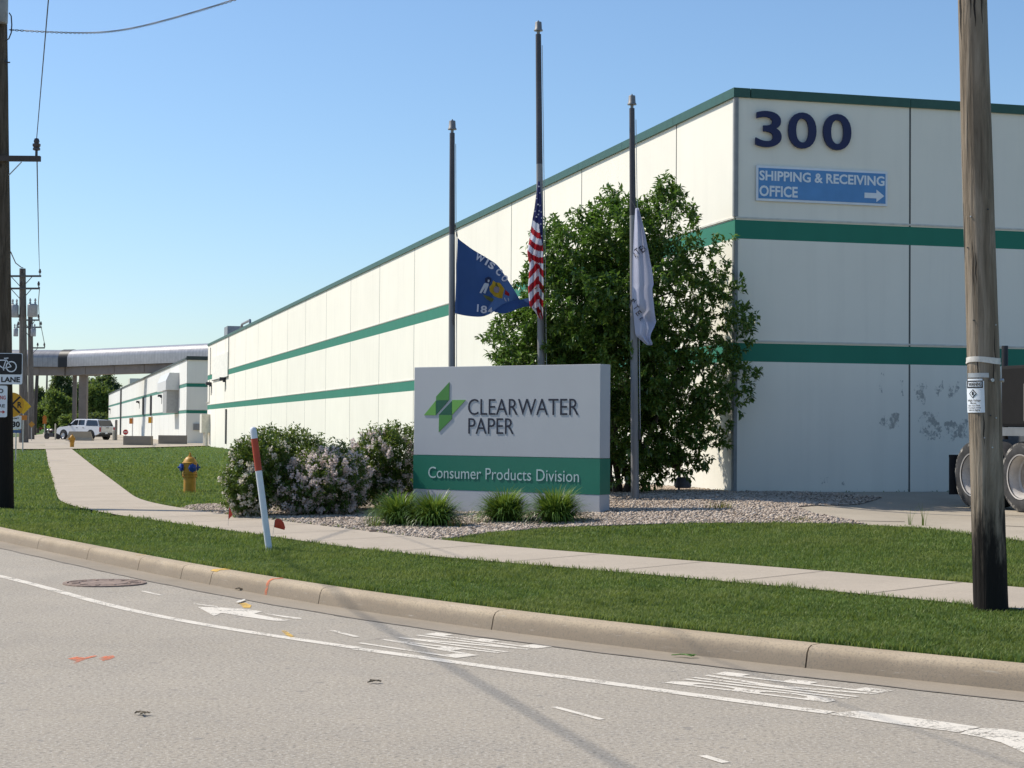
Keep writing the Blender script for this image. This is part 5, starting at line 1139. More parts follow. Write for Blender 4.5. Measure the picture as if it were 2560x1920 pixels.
# near pole on the right
pbY = onG(2477, 1525).y; pb = P(2477, 1525, pbY); pm = P(2431.5, 0, pbY); up = (pm-pb)/(pm.z-pb.z); ptop = pb+up*(8.6)
WOODR = wood('pole_wood', (.22, .178, .132), (.39, .33, .262), (.42, 1.0, 1.7))
pr = thing('utility_pole', 'weathered wooden utility pole in the verge grass at the right, black at its foot', 'utility pole', pb)
pole_mesh('pole', pb-up*.15, pb+up*8.6, .1335, .098, WOODR, pr, 60, .010, 32, 2).location = (0, 0, 0)
def pole_r(z): return .1335+(.098-.1335)*(z+.15)/8.75
def on_pole(xs, ys, ang_off=0):   # local height on the right pole for an image row
    return P(xs, ys, pbY).z-pb.z
def wrap(mb, z0, z1, a0, a1, lift, n=10, mi=0, slope=0.0):
    o = len(mb.v)
    for i in range(n+1):
        a = a0+(a1-a0)*i/n
        for z in (z0, z1): r = pole_r(z)*1.0+lift; c = up*(z); mb.v.append((c.x+r*math.cos(a), c.y+r*math.sin(a), z+slope*math.sin(a*2)))
    for i in range(n): mb.f.append((o+2*i, o+2*i+2, o+2*i+3, o+2*i+1)); mb.m.append(mi); mb.sm.append(True)
A_L = R_(180); view = math.atan2(-pb.y, -pb.x)    # direction of the camera from the pole
def ang(xs, ys):      # angle round the pole of a pixel
    z = on_pole(xs, ys); c = pb+up*z; dx = P(xs, ys, pbY).x-c.x; return view+math.asin(max(-.99, min(.99, dx/pole_r(z)*.985)))
zp = lambda x, y: (2340+x/3.95, 860+y/3.95)
def wrap_px(mb, x0, x1, y0, y1, lift, mi=0, n=10, slope=0):
    ym = (y0+y1)/2; a0, a1 = ang(*zp(x0, ym)), ang(*zp(x1, ym)); wrap(mb, on_pole(*zp((x0+x1)/2, y1)), on_pole(*zp((x0+x1)/2, y0)), a0, a1, lift, n, mi, slope)
mb = MB(); zb0 = on_pole(*zp(470, 180)); zb1 = on_pole(*zp(470, 135)); wrap(mb, zb0, zb1, 0, 2*math.pi, .007, 32, 0, .006); wrap(mb, zb0-.01, zb0+.006, 0, 2*math.pi, .010, 32, 0, .01)
mb.build('band', M('tape_band_white', (.62, .59, .54), .8, var=.25, scale=14), pr)
mb = MB(); wrap_px(mb, 325, 520, 290, 335, .006); tag(mb.build('number_plate', STEEL, loc=pb), 'narrow metal number plate nailed to the right wooden pole above the warning notice', 'number plate')
mb = MB(); wrap_px(mb, 325, 460, 347, 364, .006); tag(mb.build('plate_strip', SIGNWHITE, loc=pb), 'thin white strip nailed to the right wooden pole just above the warning notice', 'plate')
wsn = thing('warning_notice', 'curled white warning notice with a black diamond nailed to the right wooden pole', 'notice', pb)
mb = MB(); wrap_px(mb, 318, 480, 368, 678, .008, n=16); mb.build('plate', SIGNWHITE, wsn)
mb = MB(); wrap_px(mb, 322, 462, 368, 376, .010); wrap_px(mb, 322, 462, 424, 437, .010); wrap_px(mb, 322, 330, 368, 437, .010); wrap_px(mb, 454, 464, 368, 437, .010)
def wtext(mb, s, x0, x1, y0, y1, bold=.01, lift=.0105):
    def fn(u, w, t):
        x = x0+(x1-x0)*u; y = y1+(y0-y1)*w; a = ang(*zp(x, y)); z = on_pole(*zp(x, y)); c = up*z; r = pole_r(z)+lift; return (c.x+r*math.cos(a), c.y+r*math.sin(a), z)
    letters(mb, s, fn, bold=bold)
wtext(mb, 'WARNING', 336, 450, 384, 418, .03)
for s, x0, x1, y0, y1 in (('High Voltage', 332, 445, 548, 568), ('Above.', 350, 408, 575, 593), ('Do not climb', 336, 440, 600, 616), ('Contact owner', 334, 450, 622, 638), ('before digging', 338, 440, 644, 660)): wtext(mb, s, x0, x1, y0, y1)
def wpoly_(mb, pts, lift=.0105):
    q = []
    for x, y in pts: a = ang(*zp(x, y)); z = on_pole(*zp(x, y)); c = up*z; r = pole_r(z)+lift; q.append((c.x+r*math.cos(a), c.y+r*math.sin(a), z))
    mb.add(q, [tuple(range(len(q)))])
wpoly_(mb, [(375, 448), (411, 493), (375, 538), (342, 493)])
mb.build('print', SIGNBLACK, wsn)
mb = MB(); wpoly_(mb, [(375, 460), (401, 493), (375, 526), (352, 493)], .0125); mb.build('print', SIGNWHITE, wsn)
mb = MB(); wpoly_(mb, [(370, 472), (382, 472), (386, 500), (378, 514), (368, 500)], .0145); mb.build('print', SIGNBLACK, wsn)
mb = MB()
for x, y in ((543, 362), (640, 362)):
    a = ang(*zp(min(x, 628), y)); z = on_pole(*zp(x, y)); c = up*z; r = pole_r(z); mb.cyl((c.x+r*math.cos(a), c.y+r*math.sin(a), z), (c.x+(r+.03)*math.cos(a), c.y+(r+.03)*math.sin(a), z), .014, n=8)
mb.build('bolt', STEEL, pr)
CHK = M('check_dark', (.025, .02, .016), .95); rp = np.random.default_rng(77)
for k in range(16):
    z = rp.uniform(.9, 5.6); da = rp.uniform(-1.25, 1.25); L_ = rp.uniform(.18, .8); mb = MB(); o0 = 0
    for q in range(7):
        t = q/6; zq_ = z+L_*t; a = view+da+.03*math.sin(q*1.7+k); r = pole_r(zq_)+.0035; c = up*zq_; w = (.0045 if k % 3 else .008)*math.sin(math.pi*min(max(t, .04), .96))/r
        for sg in (-1, 1): mb.v.append((c.x+r*math.cos(a+sg*w), c.y+r*math.sin(a+sg*w), zq_))
    for q in range(6): mb.f.append((2*q, 2*q+1, 2*q+3, 2*q+2)); mb.m.append(0); mb.sm.append(False)
    mb.build('crack', CHK, pr)
for k in range(9):
    z = rp.uniform(1.2, 3.4); a = view+rp.uniform(-1.1, 1.1); r = pole_r(z); c = up*z; mb = MB(); d_ = Vector((math.cos(a), math.sin(a), 0)); p0 = Vector((c.x, c.y, z))+d_*(r-.004)
    mb.cyl(p0, p0+d_*.012, .006, n=8); mb.build('nail', DARK_METAL if k % 2 else STEEL, pr)
# pole at the left edge
lY = 30.0; lb = P(10.5, 1267, lY); lb.z = gh(lb.x, lY); lm = P(-2.5, 0, lY); lu = (lm-lb)/(lm.z-lb.z)
WOODL = wood('pole_wood_dark', (.085, .068, .05), (.17, .14, .11), (1.6, 2.9, 1.6))
pl = thing('utility_pole', 'dark wooden utility pole at the left edge with a crossarm and a bike lane sign', 'utility pole', lb)
pole_mesh('pole', lb-lu*.15, lb+lu*10.6, .165, .125, WOODL, pl, 40, .008, 24, 5)
def ll(xs, ys, dy=0.0): return P(xs, ys, lY+dy)-lb
a = ll(108, 401); mb = MB(); mb.bar((-1.0, -.18, a.z), (a.x, -.18, a.z), .09, .09); mb.build('crossarm', M('crossarm_wood', (.07, .06, .055), .9, bump=.3), pl)
mb = MB(); mb.bar(ll(22, 438, -.2), ll(54, 405, -.2), .03, .012); mb.build('brace', STEEL, pl)
INSUL = M('insulator', (.06, .05, .055), .3)
def insulator(parent, p, s=1.0):
    mb = MB(); mb.lathe([(.02*s, 0), (.02*s, .08*s), (.055*s, .09*s), (.055*s, .12*s), (.04*s, .125*s), (.06*s, .15*s), (.06*s, .18*s), (.035*s, .19*s), (.045*s, .22*s), (.03*s, .26*s), (0, .27*s)], p, 12); return mb.build('insulator', INSUL, parent)
ins = Vector((ll(98, 401).x, -.18, a.z+.045)); insulator(pl, ins, 1.15)
mb = MB(); mb.lathe([(.20, 0), (.21, .02), (.21, 1.2), (.18, 1.3), (0, 1.32)], ll(-8, 62, -.05)+Vector((0, -.10, 0)), 20); mb.build('transformer', M('transformer_grey', (.26, .27, .28), .5, .3), pl)
mb = MB(); mb.tube([ll(23, 32, -.2), ll(28, 40, -.2), ll(29.5, 62, -.2), ll(28, 82, -.2), ll(22, 97, -.2), ll(14, 102, -.15)], .011, 6); mb.build('jumper_cable', CABLE, pl)
mb = MB(); mb.cyl(ll(12, 156, -.1), ll(25, 156, -.12), .012, n=6); mb.cyl(ll(16, 156, -.1)-Vector((0, 0, .03)), ll(16, 156, -.1)+Vector((0, 0, .04)), .012, n=6); mb.build('bolt', DARK_METAL, pl)
# wires
def sag(p0, p1, s, n=30): return [p0.lerp(p1, i/n)-Vector((0, 0, 4*s*(i/n)*(1-i/n))) for i in range(n+1)]
def wire(name, label, pts, r, cat='wire'):
    o = pts[0].copy(); mb = MB(); mb.tube([p-o for p in pts], r, 6); return tag(mb.build(name, CABLE, loc=o), label, cat)
w0 = lb+ins+Vector((0, 0, .30)); wd = Vector((.279, -1, .0)).normalized()
hit = P(121, 0, 19.3); w1 = w0+(hit-w0)*5
wire('overhead_wire', 'overhead wire running from the left crossarm insulator up over the camera', [w0.lerp(w1, i/20) for i in range(21)], .007)
t0 = ll(14, 70)+lb; t1 = pb+up*7.4
pts = []
K3 = [P(24, 75, 29.8), P(174, 84, 28.0), P(260, 85, 27.1), P(345, 70, 26.2), P(420, 50, 25.3), P(510, 24, 24.5), P(590, 0, 23.9), P(760, -60, 22.2), P(1200, -200, 18.9), pb+up*7.1]
dense = []
for i in range(141):
    dense.append(Vector(curve([tuple(p) for p in K3], i/140)))
o_ = dense[0].copy(); mb = MB()
_d = smooth(np.array([tuple(p) for p in dense]), 260); dense = [Vector(p) for p in _d]
for ph in (0, math.pi):
    q = []
    for i in range(0, 1401):
        f = i/10; k = min(int(f), 139); p = dense[k].lerp(dense[k+1], f-k); a = i*.21+ph; dd = (dense[k+1]-dense[k]).normalized(); s1 = dd.cross(Vector((0, 0, 1))).normalized(); s2 = s1.cross(dd); q.append(p+s1*.011*math.cos(a)+s2*.011*math.sin(a)-o_)
    mb.tube(q, .0065, 5)
tag(mb.build('service_cable', CABLE, loc=o_), 'twisted drooping service cable leaving the left pole high across the sky', 'cable')
# unseen cable added left of the frame so its shadow crosses the street
def shadow_pt(xs, ys, h):
    g = onZ(xs, ys, 0.0); return g+SUNV*(h/SUNV.z)
s0, s1_ = shadow_pt(720, 1430, 8.6), shadow_pt(1562, 1920, 8.3); dv = s1_-s0
wire('shadow_cable', 'unseen thick cable added above the left edge to shadow the street', [lb+lu*8.6+Vector((-.17, 0, 0)), s0, s1_, s1_+dv*5], .016, 'cable')
# signs on the left pole
def lsign(name, label, xr, y0, y1, w, dy=-.22):
    p0, p1 = P(xr, y0, lY+dy), P(xr, y1, lY+dy); h = p0.z-p1.z; o = thing(name, label, 'sign', Vector((p1.x-w/2, lY+dy, p1.z))); return o, h
o, h = lsign('bike_lane_sign', 'black and white bike lane sign fixed to the dark left pole', 55.5, 883, 961, .66)
wB = .66; sx = FPX/(lY-.22)
def rr(w, h, r=.03, y0=0, n=4):
    q = []
    for cx, cy, a0 in ((w/2-r, h-r, 0), (-w/2+r, h-r, 90), (-w/2+r, r, 180), (w/2-r, r, 270)):
        for k in range(n+1): t = R_(a0+90*k/n); q.append((cx+r*math.cos(t), y0+cy+r*math.sin(t)))
    return q
mb = MB(); mb.prism(rr(wB, h), lambda a, b, t: (a, t, b), 0, .008); mb.build('plate', SIGNWHITE, o)
hw = h*.315
mb = MB(); mb.add([(a, -.003, b) for a, b in rr(wB-.02, h-hw-.01, .025, hw)], [tuple(range(20))]); mb.build('panel', SIGNBLACK, o)
def bz(x, y): p = P(x/6.638, 850+y/6.638, lY-.22); return (p.x-o.location.x, p.z-o.location.z)
mb = MB()
def ring(cx, cy, r, w, n=36):
    V = []
    for k in range(n):
        t = 2*math.pi*k/n; V += [(cx+r*math.cos(t), -.006, cy+r*math.sin(t)), (cx+(r-w)*math.cos(t), -.006, cy+(r-w)*math.sin(t))]
    mb.add(V, [(2*k, 2*((k+1) % n), 2*((k+1) % n)+1, 2*k+1) for k in range(n)])
def stroke(p, q, w):
    (ax, az), (bx, b_z) = bz(*p), bz(*q); d = Vector((bx-ax, b_z-az)); m = Vector((-d.y, d.x)).normalized()*w/2; mb.add([(ax+m.x, -.006, az+m.y), (bx+m.x, -.006, b_z+m.y), (bx-m.x, -.006, b_z-m.y), (ax-m.x, -.006, az-m.y)], [(0, 1, 2, 3)])
rw_ = 92/6.638/sx; c_ = bz(188, 442); ring(c_[0], c_[1], rw_, .018); c2__ = bz(-240, 442); ring(c2__[0], c2__[1], rw_, .018)
for p, q in (((188, 442), (55, 470)), ((188, 442), (105, 330)), ((55, 470), (105, 320)), ((105, 335), (-130, 335)), ((55, 470), (-130, 335)), ((-240, 442), (-120, 290)), ((70, 305), (140, 300)), ((-120, 290), (-170, 280)), ((55, 470), (65, 505))): stroke(p, q, .016)
mb.build('bicycle', SIGNWHITE, o)
mb = MB(); lx0, lx1 = bz(20, 700)[0], bz(332, 700)[0]; z0_, z1_ = bz(20, 700)[1], bz(20, 612)[1]
letters(mb, 'LANE', lambda u, w, t: (lx0+(lx1-lx0)*u, -.004, z0_+(z1_-z0_)*w), bold=.035); letters(mb, 'BIKE', lambda u, w, t: (-(wB/2)+.03+(lx0-.05+wB/2-.03)*u, -.004, z0_+(z1_-z0_)*w), bold=.035); mb.build('lettering', SIGNBLACK, o)
o, h = lsign('parking_sign', 'white parking restriction sign with red lettering below the bike lane sign', 17.3, 964, 1043, .31, -.20)
mb = MB(); mb.prism(rr(.31, h), lambda a, b, t: (a, t, b), 0, .008); mb.build('plate', SIGNWHITE, o)
mb = MB(); letters(mb, 'PARKING', lambda u, w, t: (-.14+.27*u, -.004, h*.56+h*.12*w), bold=.02); mb.add([(-.02, -.004, h*.15), (.08, -.004, h*.15), (.08, -.004, h*.11), (.125, -.004, h*.165), (.08, -.004, h*.22), (.08, -.004, h*.18), (-.02, -.004, h*.18)], [tuple(range(7))]); mb.build('lettering', RED, o)
mb = MB(); letters(mb, 'NO', lambda u, w, t: (-.09+.18*u, -.004, h*.76+h*.14*w), bold=.03); letters(mb, 'HERE', lambda u, w, t: (-.12+.24*u, -.004, h*.31+h*.10*w), bold=.02); mb.build('lettering', SIGNBLACK, o)
# ------------------------------------------------------------------ far poles down the street
WOODF = wood('far_pole_wood', (.15, .135, .12), (.24, .22, .20), (-1, -.5, .1))
def zfp(x, y): return (x/3.072, 620+y/3.072)
def far_pole(label, xb, yb, xt, yt, Y, r0, r1, arms=(), cans=(), mat=WOODF):
    b = P(*zfp(xb, yb), Y); b.z = gh(b.x, Y); t = P(*zfp(xt, yt), Y); o = thing('utility_pole', label, 'utility pole', b, group='far poles down the street')
    pole_mesh('pole', b-Vector((0, 0, .2)), t, r0, r1, mat, o, 10, .004, 12)
    for x0, x1, y in arms:
        p, q = P(*zfp(x0, y), Y)-b, P(*zfp(x1, y), Y)-b; mb = MB(); mb.bar(p+Vector((0, -.25, 0)), q+Vector((0, -.25, 0)), .14, .14); m = (p+q)/2
        xm = (t.x-b.x)*.9
        mb.bar((xm, -.25, p.z-.9), (xm+(q.x-xm)*.55, -.25, p.z), .05, .05); mb.bar((xm, -.25, p.z-.9), (xm+(p.x-xm)*.55, -.25, p.z), .05, .05); mb.build('crossarm', M('crossarm_grey', (.10, .10, .10), .9), o)
        for f in (.03, .5, .97): insulator(o, p.lerp(q, f)+Vector((0, -.25, .07)), 1.8)
    for x, y0, y1, w in cans:
        p0, p1 = P(*zfp(x, y1), Y)-b, P(*zfp(x, y0), Y)-b; rr_ = w/3.072*Y/FPX/2; hh = p1.z-p0.z; mb = MB(); c = Vector((p0.x, -.3, p0.z))
        mb.lathe([(rr_*.9, 0), (rr_, .05), (rr_, hh*.85), (rr_*.8, hh*.93), (.05, hh*.95)], c, 16)
        for q in (-.5, .5): mb.lathe([(.05, 0), (.09, .1), (.05, .2), (.09, .3), (.03, .45)], c+Vector((rr_*q, 0, hh*.92)), 8)
        mb.build('transformer', M('transformer_pale', (.34, .35, .36), .5, .2), o)
    return o
far_pole('tall grey utility pole with two crossarms and transformers, beyond the dark left pole', 182, 1500, 173, 178, 134, .37, .24, ((20, 322, 218), (20, 312, 313)), ((258, 425, 530, 78), (120, 430, 535, 62)))
far_pole('second far utility pole with small transformers, just right of the tall grey one', 240, 1470, 232, 480, 165, .31, .22, ((150, 306, 555), (140, 325, 610)), ((262, 615, 680, 40), (128, 615, 680, 36)))
far_pole('dark leaning utility pole standing beyond the conveyor bridge', 262, 1455, 292, 860, 232, .28, .2, (), (), M('dark_pole_wood', (.06, .055, .05), .9))
far_pole('slender distant utility pole in front of the far trees', 352, 1400, 362, 940, 300, .2, .14, (), ())
o = far_pole('short crossarm pole seen above the bridge roof at the far left', 238, 1440, 232, 740, 185, .2, .15, ((240, 348, 768),), ())
wire('overhead_wire', 'overhead wire from the left crossarm on to the tall far pole', sag(w0, P(*zfp(309, 205), 134), .7), .012)
wire('overhead_wire', 'thin wire looping from the top of the tall grey far pole towards the left pole', [P(*zfp(82, 30), 100), P(*zfp(120, 115), 118), P(*zfp(165, 150), 130), P(*zfp(176, 150), 134)], .035)
wire('overhead_wire', 'wire dropping from the crossarms of the tall far pole to the next pole', [P(*zfp(304, 300), 134), P(*zfp(295, 420), 145), P(*zfp(305, 600), 165)], .03)
wire('overhead_wire', 'thin wire between the second far pole and the short crossarm pole', [P(*zfp(318, 615), 165), P(*zfp(335, 700), 175), P(*zfp(346, 762), 185)], .03)
# ------------------------------------------------------------------ signs down the street
Yr = 68.0; b = P(42, 1148, Yr); b.z = gh(b.x, Yr); c = P(29.5, 1012, Yr); rR = 31/FPX*Yr; ox = c.x-b.x; z0 = c.z-b.z
def cross_line(sgn):
    q = []
    for t, w in ((-.93, -.07), (.93, -.07), (.93, .07), (-.93, .07)): x, y = t*rR, w*rR; q.append((ox+(x*.707-y*.707)*sgn, (x*.707+y*.707)))
    return q
plate_sign('railway_warning_sign', 'round yellow railway crossing warning sign with a black cross and R', 'sign', b, 0, ngon(28, rR, 0, ox, 0), [AMBER], z0, [('cross', SIGNBLACK, [cross_line(1), cross_line(-1)]), ('lettering', SIGNBLACK, [lambda m: letters(m, 'R', lambda u, w, t: (ox+rR*.46+rR*.36*u, -.005, z0-rR*.24+rR*.48*w), bold=.03), lambda m: letters(m, 'R', lambda u, w, t: (ox-rR*.86+rR*.42*u, -.005, z0-rR*.28+rR*.56*w), bold=.06)])], post_x=ox, post_r=.035)
Ys = 69.5; p0, p1 = P(53, 1043, Ys), P(53, 1068, Ys); hS_ = p0.z-p1.z+.12; cS = P(40, 1056, Ys)
b = Vector((cS.x, Ys, gh(cS.x, Ys)))
plate_sign('speed_sign', 'white speed limit 30 sign below the round yellow railway sign', 'sign', b, 0, rect(.42, hS_), [SIGNWHITE], cS.z-b.z, [('lettering', SIGNBLACK, [lambda m: letters(m, '30', lambda u, w, t: (-.16+.32*u, -.004, cS.z-b.z-.19+.23*w), bold=.05), lambda m: letters(m, 'LIMIT', lambda u, w, t: (-.12+.24*u, -.004, cS.z-b.z+.13+.06*w), bold=.03)]), ('blue_strip', M('sign_pale_blue', (.06, .12, .28), .5), [rect(.42, .12, 0, -hS_/2-.10)])], post_r=.03)
Yd = 95.0; cD = P(58, 1016, Yd); b = Vector((cD.x, Yd, gh(cD.x, Yd))); zD = cD.z-b.z; rD = .43
plate_sign('warning_sign', 'yellow diamond warning sign half hidden behind the round railway sign', 'sign', b, 0, ngon(4, rD), [M('sign_bright_yellow', (.78, .43, .01), .5)], zD, [('orange_plate', ORNG, [rect(.4, .26, .02, -rD-.18)])], post_r=.035)
Yd = 150.0; cD = P(79, 1061, Yd); b = Vector((cD.x, Yd, gh(cD.x, Yd))); plate_sign('warning_sign', 'small dull orange diamond sign at the foot of the far poles', 'sign', b, 0, ngon(4, .28), [M('sign_dull_orange', (.40, .20, .03), .6)], cD.z-b.z, post_r=.03)
Yd = 210.0; cD = P(111.5, 1053, Yd); b = Vector((cD.x, Yd, gh(cD.x, Yd))); plate_sign('roadworks_sign', 'orange roadworks sign far down the street before the trees', 'sign', b, 0, rect(.48, .62)+[], [M('sign_roadworks', (.48, .15, .02), .6)], cD.z-b.z, [('plate_top', M('sign_roadworks', (.48, .15, .02)), [ngon(4, .30, 0, 0, .46)])], post_r=.04)
Yd = 220.0; cD = P(121.5, 1067, Yd); b = Vector((cD.x, Yd, gh(cD.x, Yd))); plate_sign('crossing_sign', 'lime yellow pedestrian crossing sign far down the street', 'sign', b, 0, ngon(4, .27), [LIME], cD.z-b.z, [('symbol', SIGNBLACK, [rect(.07, .22)]), ('arrow_plate', LIME, [rect(.26, .16, .05, -.36)])], post_r=.04)
Yd = 185.0
# ------------------------------------------------------------------ cars
TYRE = M('tyre', (.028, .028, .03), .85, var=.25, scale=20); RIM = M('wheel_alloy', (.5, .5, .52), .35, .7); GLASS = M('dark_glass', (.012, .014, .018), .08, spec=.8); CARW = M('white_car_paint', (.76, .77, .80), .22, var=.02, spec=.6); TRIM = M('black_trim', (.015, .015, .016), .5); TAIL = M('tail_lamp', (.32, .015, .02), .25)
def wheel(parent, c, r, w, side):
    o = MB(); ax = Matrix.Rotation(math.pi/2, 3, 'X')
    o.lathe([(r*.6, -w/2), (r*.93, -w/2), (r, -w*.38), (r, w*.38), (r*.93, w/2), (r*.6, w/2)], c, 28, 0, ax, cap=False); t = o.build('wheel', TYRE, parent)
    m = MB(); m.lathe([(.0, 0), (r*.18, .0), (r*.2, -.02), (r*.5, -.03), (r*.6, .02), (r*.62, .03), (r*.62, -.16)], Vector(c)+Vector((0, side*(w/2-.01), 0)), 24, 0, Matrix.Rotation(math.pi/2*(-side), 3, 'X'), cap=False); m.build('rim', RIM, t); return t
def pickup(loc, rz):
    o = thing('pickup_truck', 'white crew cab pickup truck parked beyond the concrete barrier by the annex', 'pickup truck', loc, rz)
    # profile along x (forward +x), y left; body lower shell
    W = 2.0; low = [(-2.85, .62), (-2.85, 1.28), (-1.0, 1.30), (-1.0, 1.32), (1.05, 1.32), (1.25, 1.30), (2.45, 1.20), (2.78, 1.02), (2.85, .62), (2.3, .45), (-2.4, .45)]
    mb = MB(); mb.prism(low, lambda a, b, t: (a, t, b), -W/2, W/2); body = mb.build('body', CARW, o, bevel=.06)
    cab = [(-1.05, 1.30), (-.95, 1.93), (-.75, 1.97), (.35, 1.97), (.60, 1.90), (1.35, 1.30)]
    mb = MB(); n = len(cab); 
    for s_ in (-1, 1): mb.v += [(a, s_*(W/2-.03-(b-1.3)*.22), b) for a, b in cab]
    mb.f += [tuple(range(n)), tuple(range(n, 2*n))[::-1]]+[(i, n+i, n+(i+1) % n, (i+1) % n) for i in range(n)]; mb.m += [0]*(n+2); mb.sm += [False]*(n+2)
    mb.build('cab', CARW, o, bevel=.04)
    # canopy over the bed with dark side windows
    can = [(-2.75, 1.29), (-2.45, 1.90), (-1.08, 1.93), (-1.08, 1.29)]
    mb = MB()
    for s_ in (-1, 1): mb.v += [(a, s_*(W/2-.05-(b-1.3)*.22), b) for a, b in can]
    mb.f += [(0, 1, 2, 3), (7, 6, 5, 4)]+[(i, 4+i, 4+(i+1) % 4, (i+1) % 4) for i in range(4)]; mb.m += [0]*6; mb.sm += [False]*6; mb.build('canopy', CARW, o, bevel=.04)
    def side_glass(poly, s_):
        mb = MB(); mb.add([(a, s_*(W/2-.015-(b-1.3)*.22), b) for a, b in poly], [tuple(range(len(poly)))]); return mb.build('side_window', GLASS, o)
    for s_ in (-1, 1):
        side_glass([(.05, 1.40), (.05, 1.88), (.48, 1.86), (1.12, 1.38)], s_); side_glass([(-.85, 1.40), (-.80, 1.88), (-.05, 1.88), (-.05, 1.40)], s_); side_glass([(-2.66, 1.33), (-2.40, 1.86), (-1.12, 1.89), (-1.12, 1.33)], s_)
    mb = MB(); mb.add([(-2.75, -.86, 1.32), (-2.75, .86, 1.32), (-2.48, .78, 1.87), (-2.48, -.78, 1.87)], [(0, 1, 2, 3)]); mb.v = [(x-.03, y, z) for x, y, z in mb.v]; mb.build('rear_window', GLASS, o)
    mb = MB(); mb.add([(1.32, -.8, 1.38), (1.32, .8, 1.38), (.66, .72, 1.88), (.66, -.72, 1.88)], [(0, 1, 2, 3)]); mb.v = [(x+.03, y, z) for x, y, z in mb.v]; mb.build('windscreen', GLASS, o)
    mb = MB(); mb.box((-2.88, 0, .98), (.05, 1.5, .52)); tg = mb.build('tailgate', M('tailgate_white', (.62, .61, .57), .3), o, bevel=.015); mb = MB(); mb.box((-2.915, 0, 1.16), (.03, .3, .06)); mb.build('handle', TRIM, tg)
    for s_ in (-1, 1):
        mb = MB(); mb.box((-2.87, s_*.9, 1.0), (.07, .17, .42)); mb.build('tail_light', TAIL, o)
        mb = MB(); mb.box((2.66, s_*.8, .98), (.25, .3, .18)); mb.build('headlight', M('lamp_glass', (.7, .7, .72), .15), o)
        mb = MB(); mb.box((.95, s_*1.1, 1.42), (.12, .22, .2)); mb.build('mirror', TRIM, o)
        mb = MB()
        for x in (.1, -.75): mb.box((x, s_*(W/2+.005), 1.15), (.2, .02, .04))
        mb.build('door_handle', TRIM, o)
        for x in (-1.75, 1.85):
            mb = MB(); mb.lathe([(0, 0), (.50, 0), (.50, .03), (0, .03)], (x, s_*(W/2-.0), .48), 24, 0, Matrix.Rotation(math.pi/2*(-s_), 3, 'X')); mb.build('wheel_arch', TRIM, o); wheel(o, (x, s_*(W/2-.06), .41), .41, .28, s_)
    mb = MB(); mb.box((-2.92, 0, .58), (.2, 1.9, .2)); mb.build('rear_bumper', TRIM, o); mb = MB(); mb.box((-3.03, .25, .66), (.02, .3, .14)); mb.build('number_plate', SIGNWHITE, o); mb = MB(); mb.box((2.86, 0, .6), (.2, 1.9, .22)); mb.build('front_bumper', TRIM, o)
    mb = MB(); mb.box((0, 0, .42), (5.0, 1.5, .2)); mb.build('chassis', TRIM, o)
    return o
Yt = 165.0; tl_ = P(248, 1100, Yt); ctr = P(205, 1100, Yt+1.6)
pickup(Vector((P(212, 1100, Yt+1.0).x, Yt+1.2, .22)), math.pi/2+R_(57))
# jersey barrier
Yj = 154.0; a, b = P(165.5, 1103, Yj), P(233.5, 1103, Yj); w = b.x-a.x; mb = MB(); prof = [(-.38, 0), (-.38, .08), (-.16, .33), (-.09, .86), (.09, .86), (.16, .33), (.38, .08), (.38, 0)]
mb.prism(prof, lambda a_, b_, t: (t*(1-.22*b_/.86), a_, b_), -w/2, w/2); tag(mb.build('jersey_barrier', slab_mat('pale_barrier', (.42, .36, .27), stain=.3), loc=((a.x+b.x)/2, Yj, .2)), 'pale tapered concrete barrier in front of the white pickup', 'concrete barrier')
# motorcycle left of the pickup
Ym = 168.0; p = P(131, 1098, Ym); o = thing('motorcycle', 'dark parked motorcycle in front of the white pickup', 'motorcycle', Vector((p.x, Ym, .22)), R_(150))
for x in (-.72, .72):
    mb = MB(); mb.lathe([(.2, -.06), (.30, -.07), (.33, 0), (.30, .07), (.2, .06)], (x, 0, .33), 24, 0, Matrix.Rotation(math.pi/2, 3, 'X')); w_ = mb.build('wheel', TYRE, o); mb = MB(); mb.lathe([(0, -.03), (.2, -.03), (.22, 0), (.2, .03), (0, .03)], (x, 0, .33), 16, 0, Matrix.Rotation(math.pi/2, 3, 'X')); mb.build('rim', RIM, w_)
mb = MB(); mb.tube([(.72, 0, .33), (.55, 0, .75), (.42, 0, 1.02)], .04, 8); mb.tube([(.42, -.38, 1.02), (.42, .38, 1.02)], .02, 8); mb.build('fork', STEEL, o)
mb = MB(); mb.lathe([(0, -.35), (.12, -.28), (.17, 0), (.14, .25), (0, .34)], (.15, 0, .82), 14, 0, Matrix.Rotation(math.pi/2, 3, 'Y')); mb.build('fuel_tank', M('dark_red_paint', (.05, .015, .015), .25), o)
mb = MB(); mb.box((-.38, 0, .78), (.75, .3, .12), taper=.9); mb.build('seat', BLACK, o, bevel=.03); mb = MB(); mb.box((.0, 0, .45), (.55, .35, .42)); mb.tube([(.2, -.2, .3), (-.4, -.22, .3), (-.9, -.22, .38)], .05, 8); mb.build('engine', DARK_METAL, o)
mb = MB(); mb.lathe([(0, 0), (.1, .01), (.1, .08), (.04, .14), (0, .15)], (.55, 0, .9), 14, 0, Matrix.Rotation(math.pi/2, 3, 'Y')); mb.build('headlight', RIM, o)
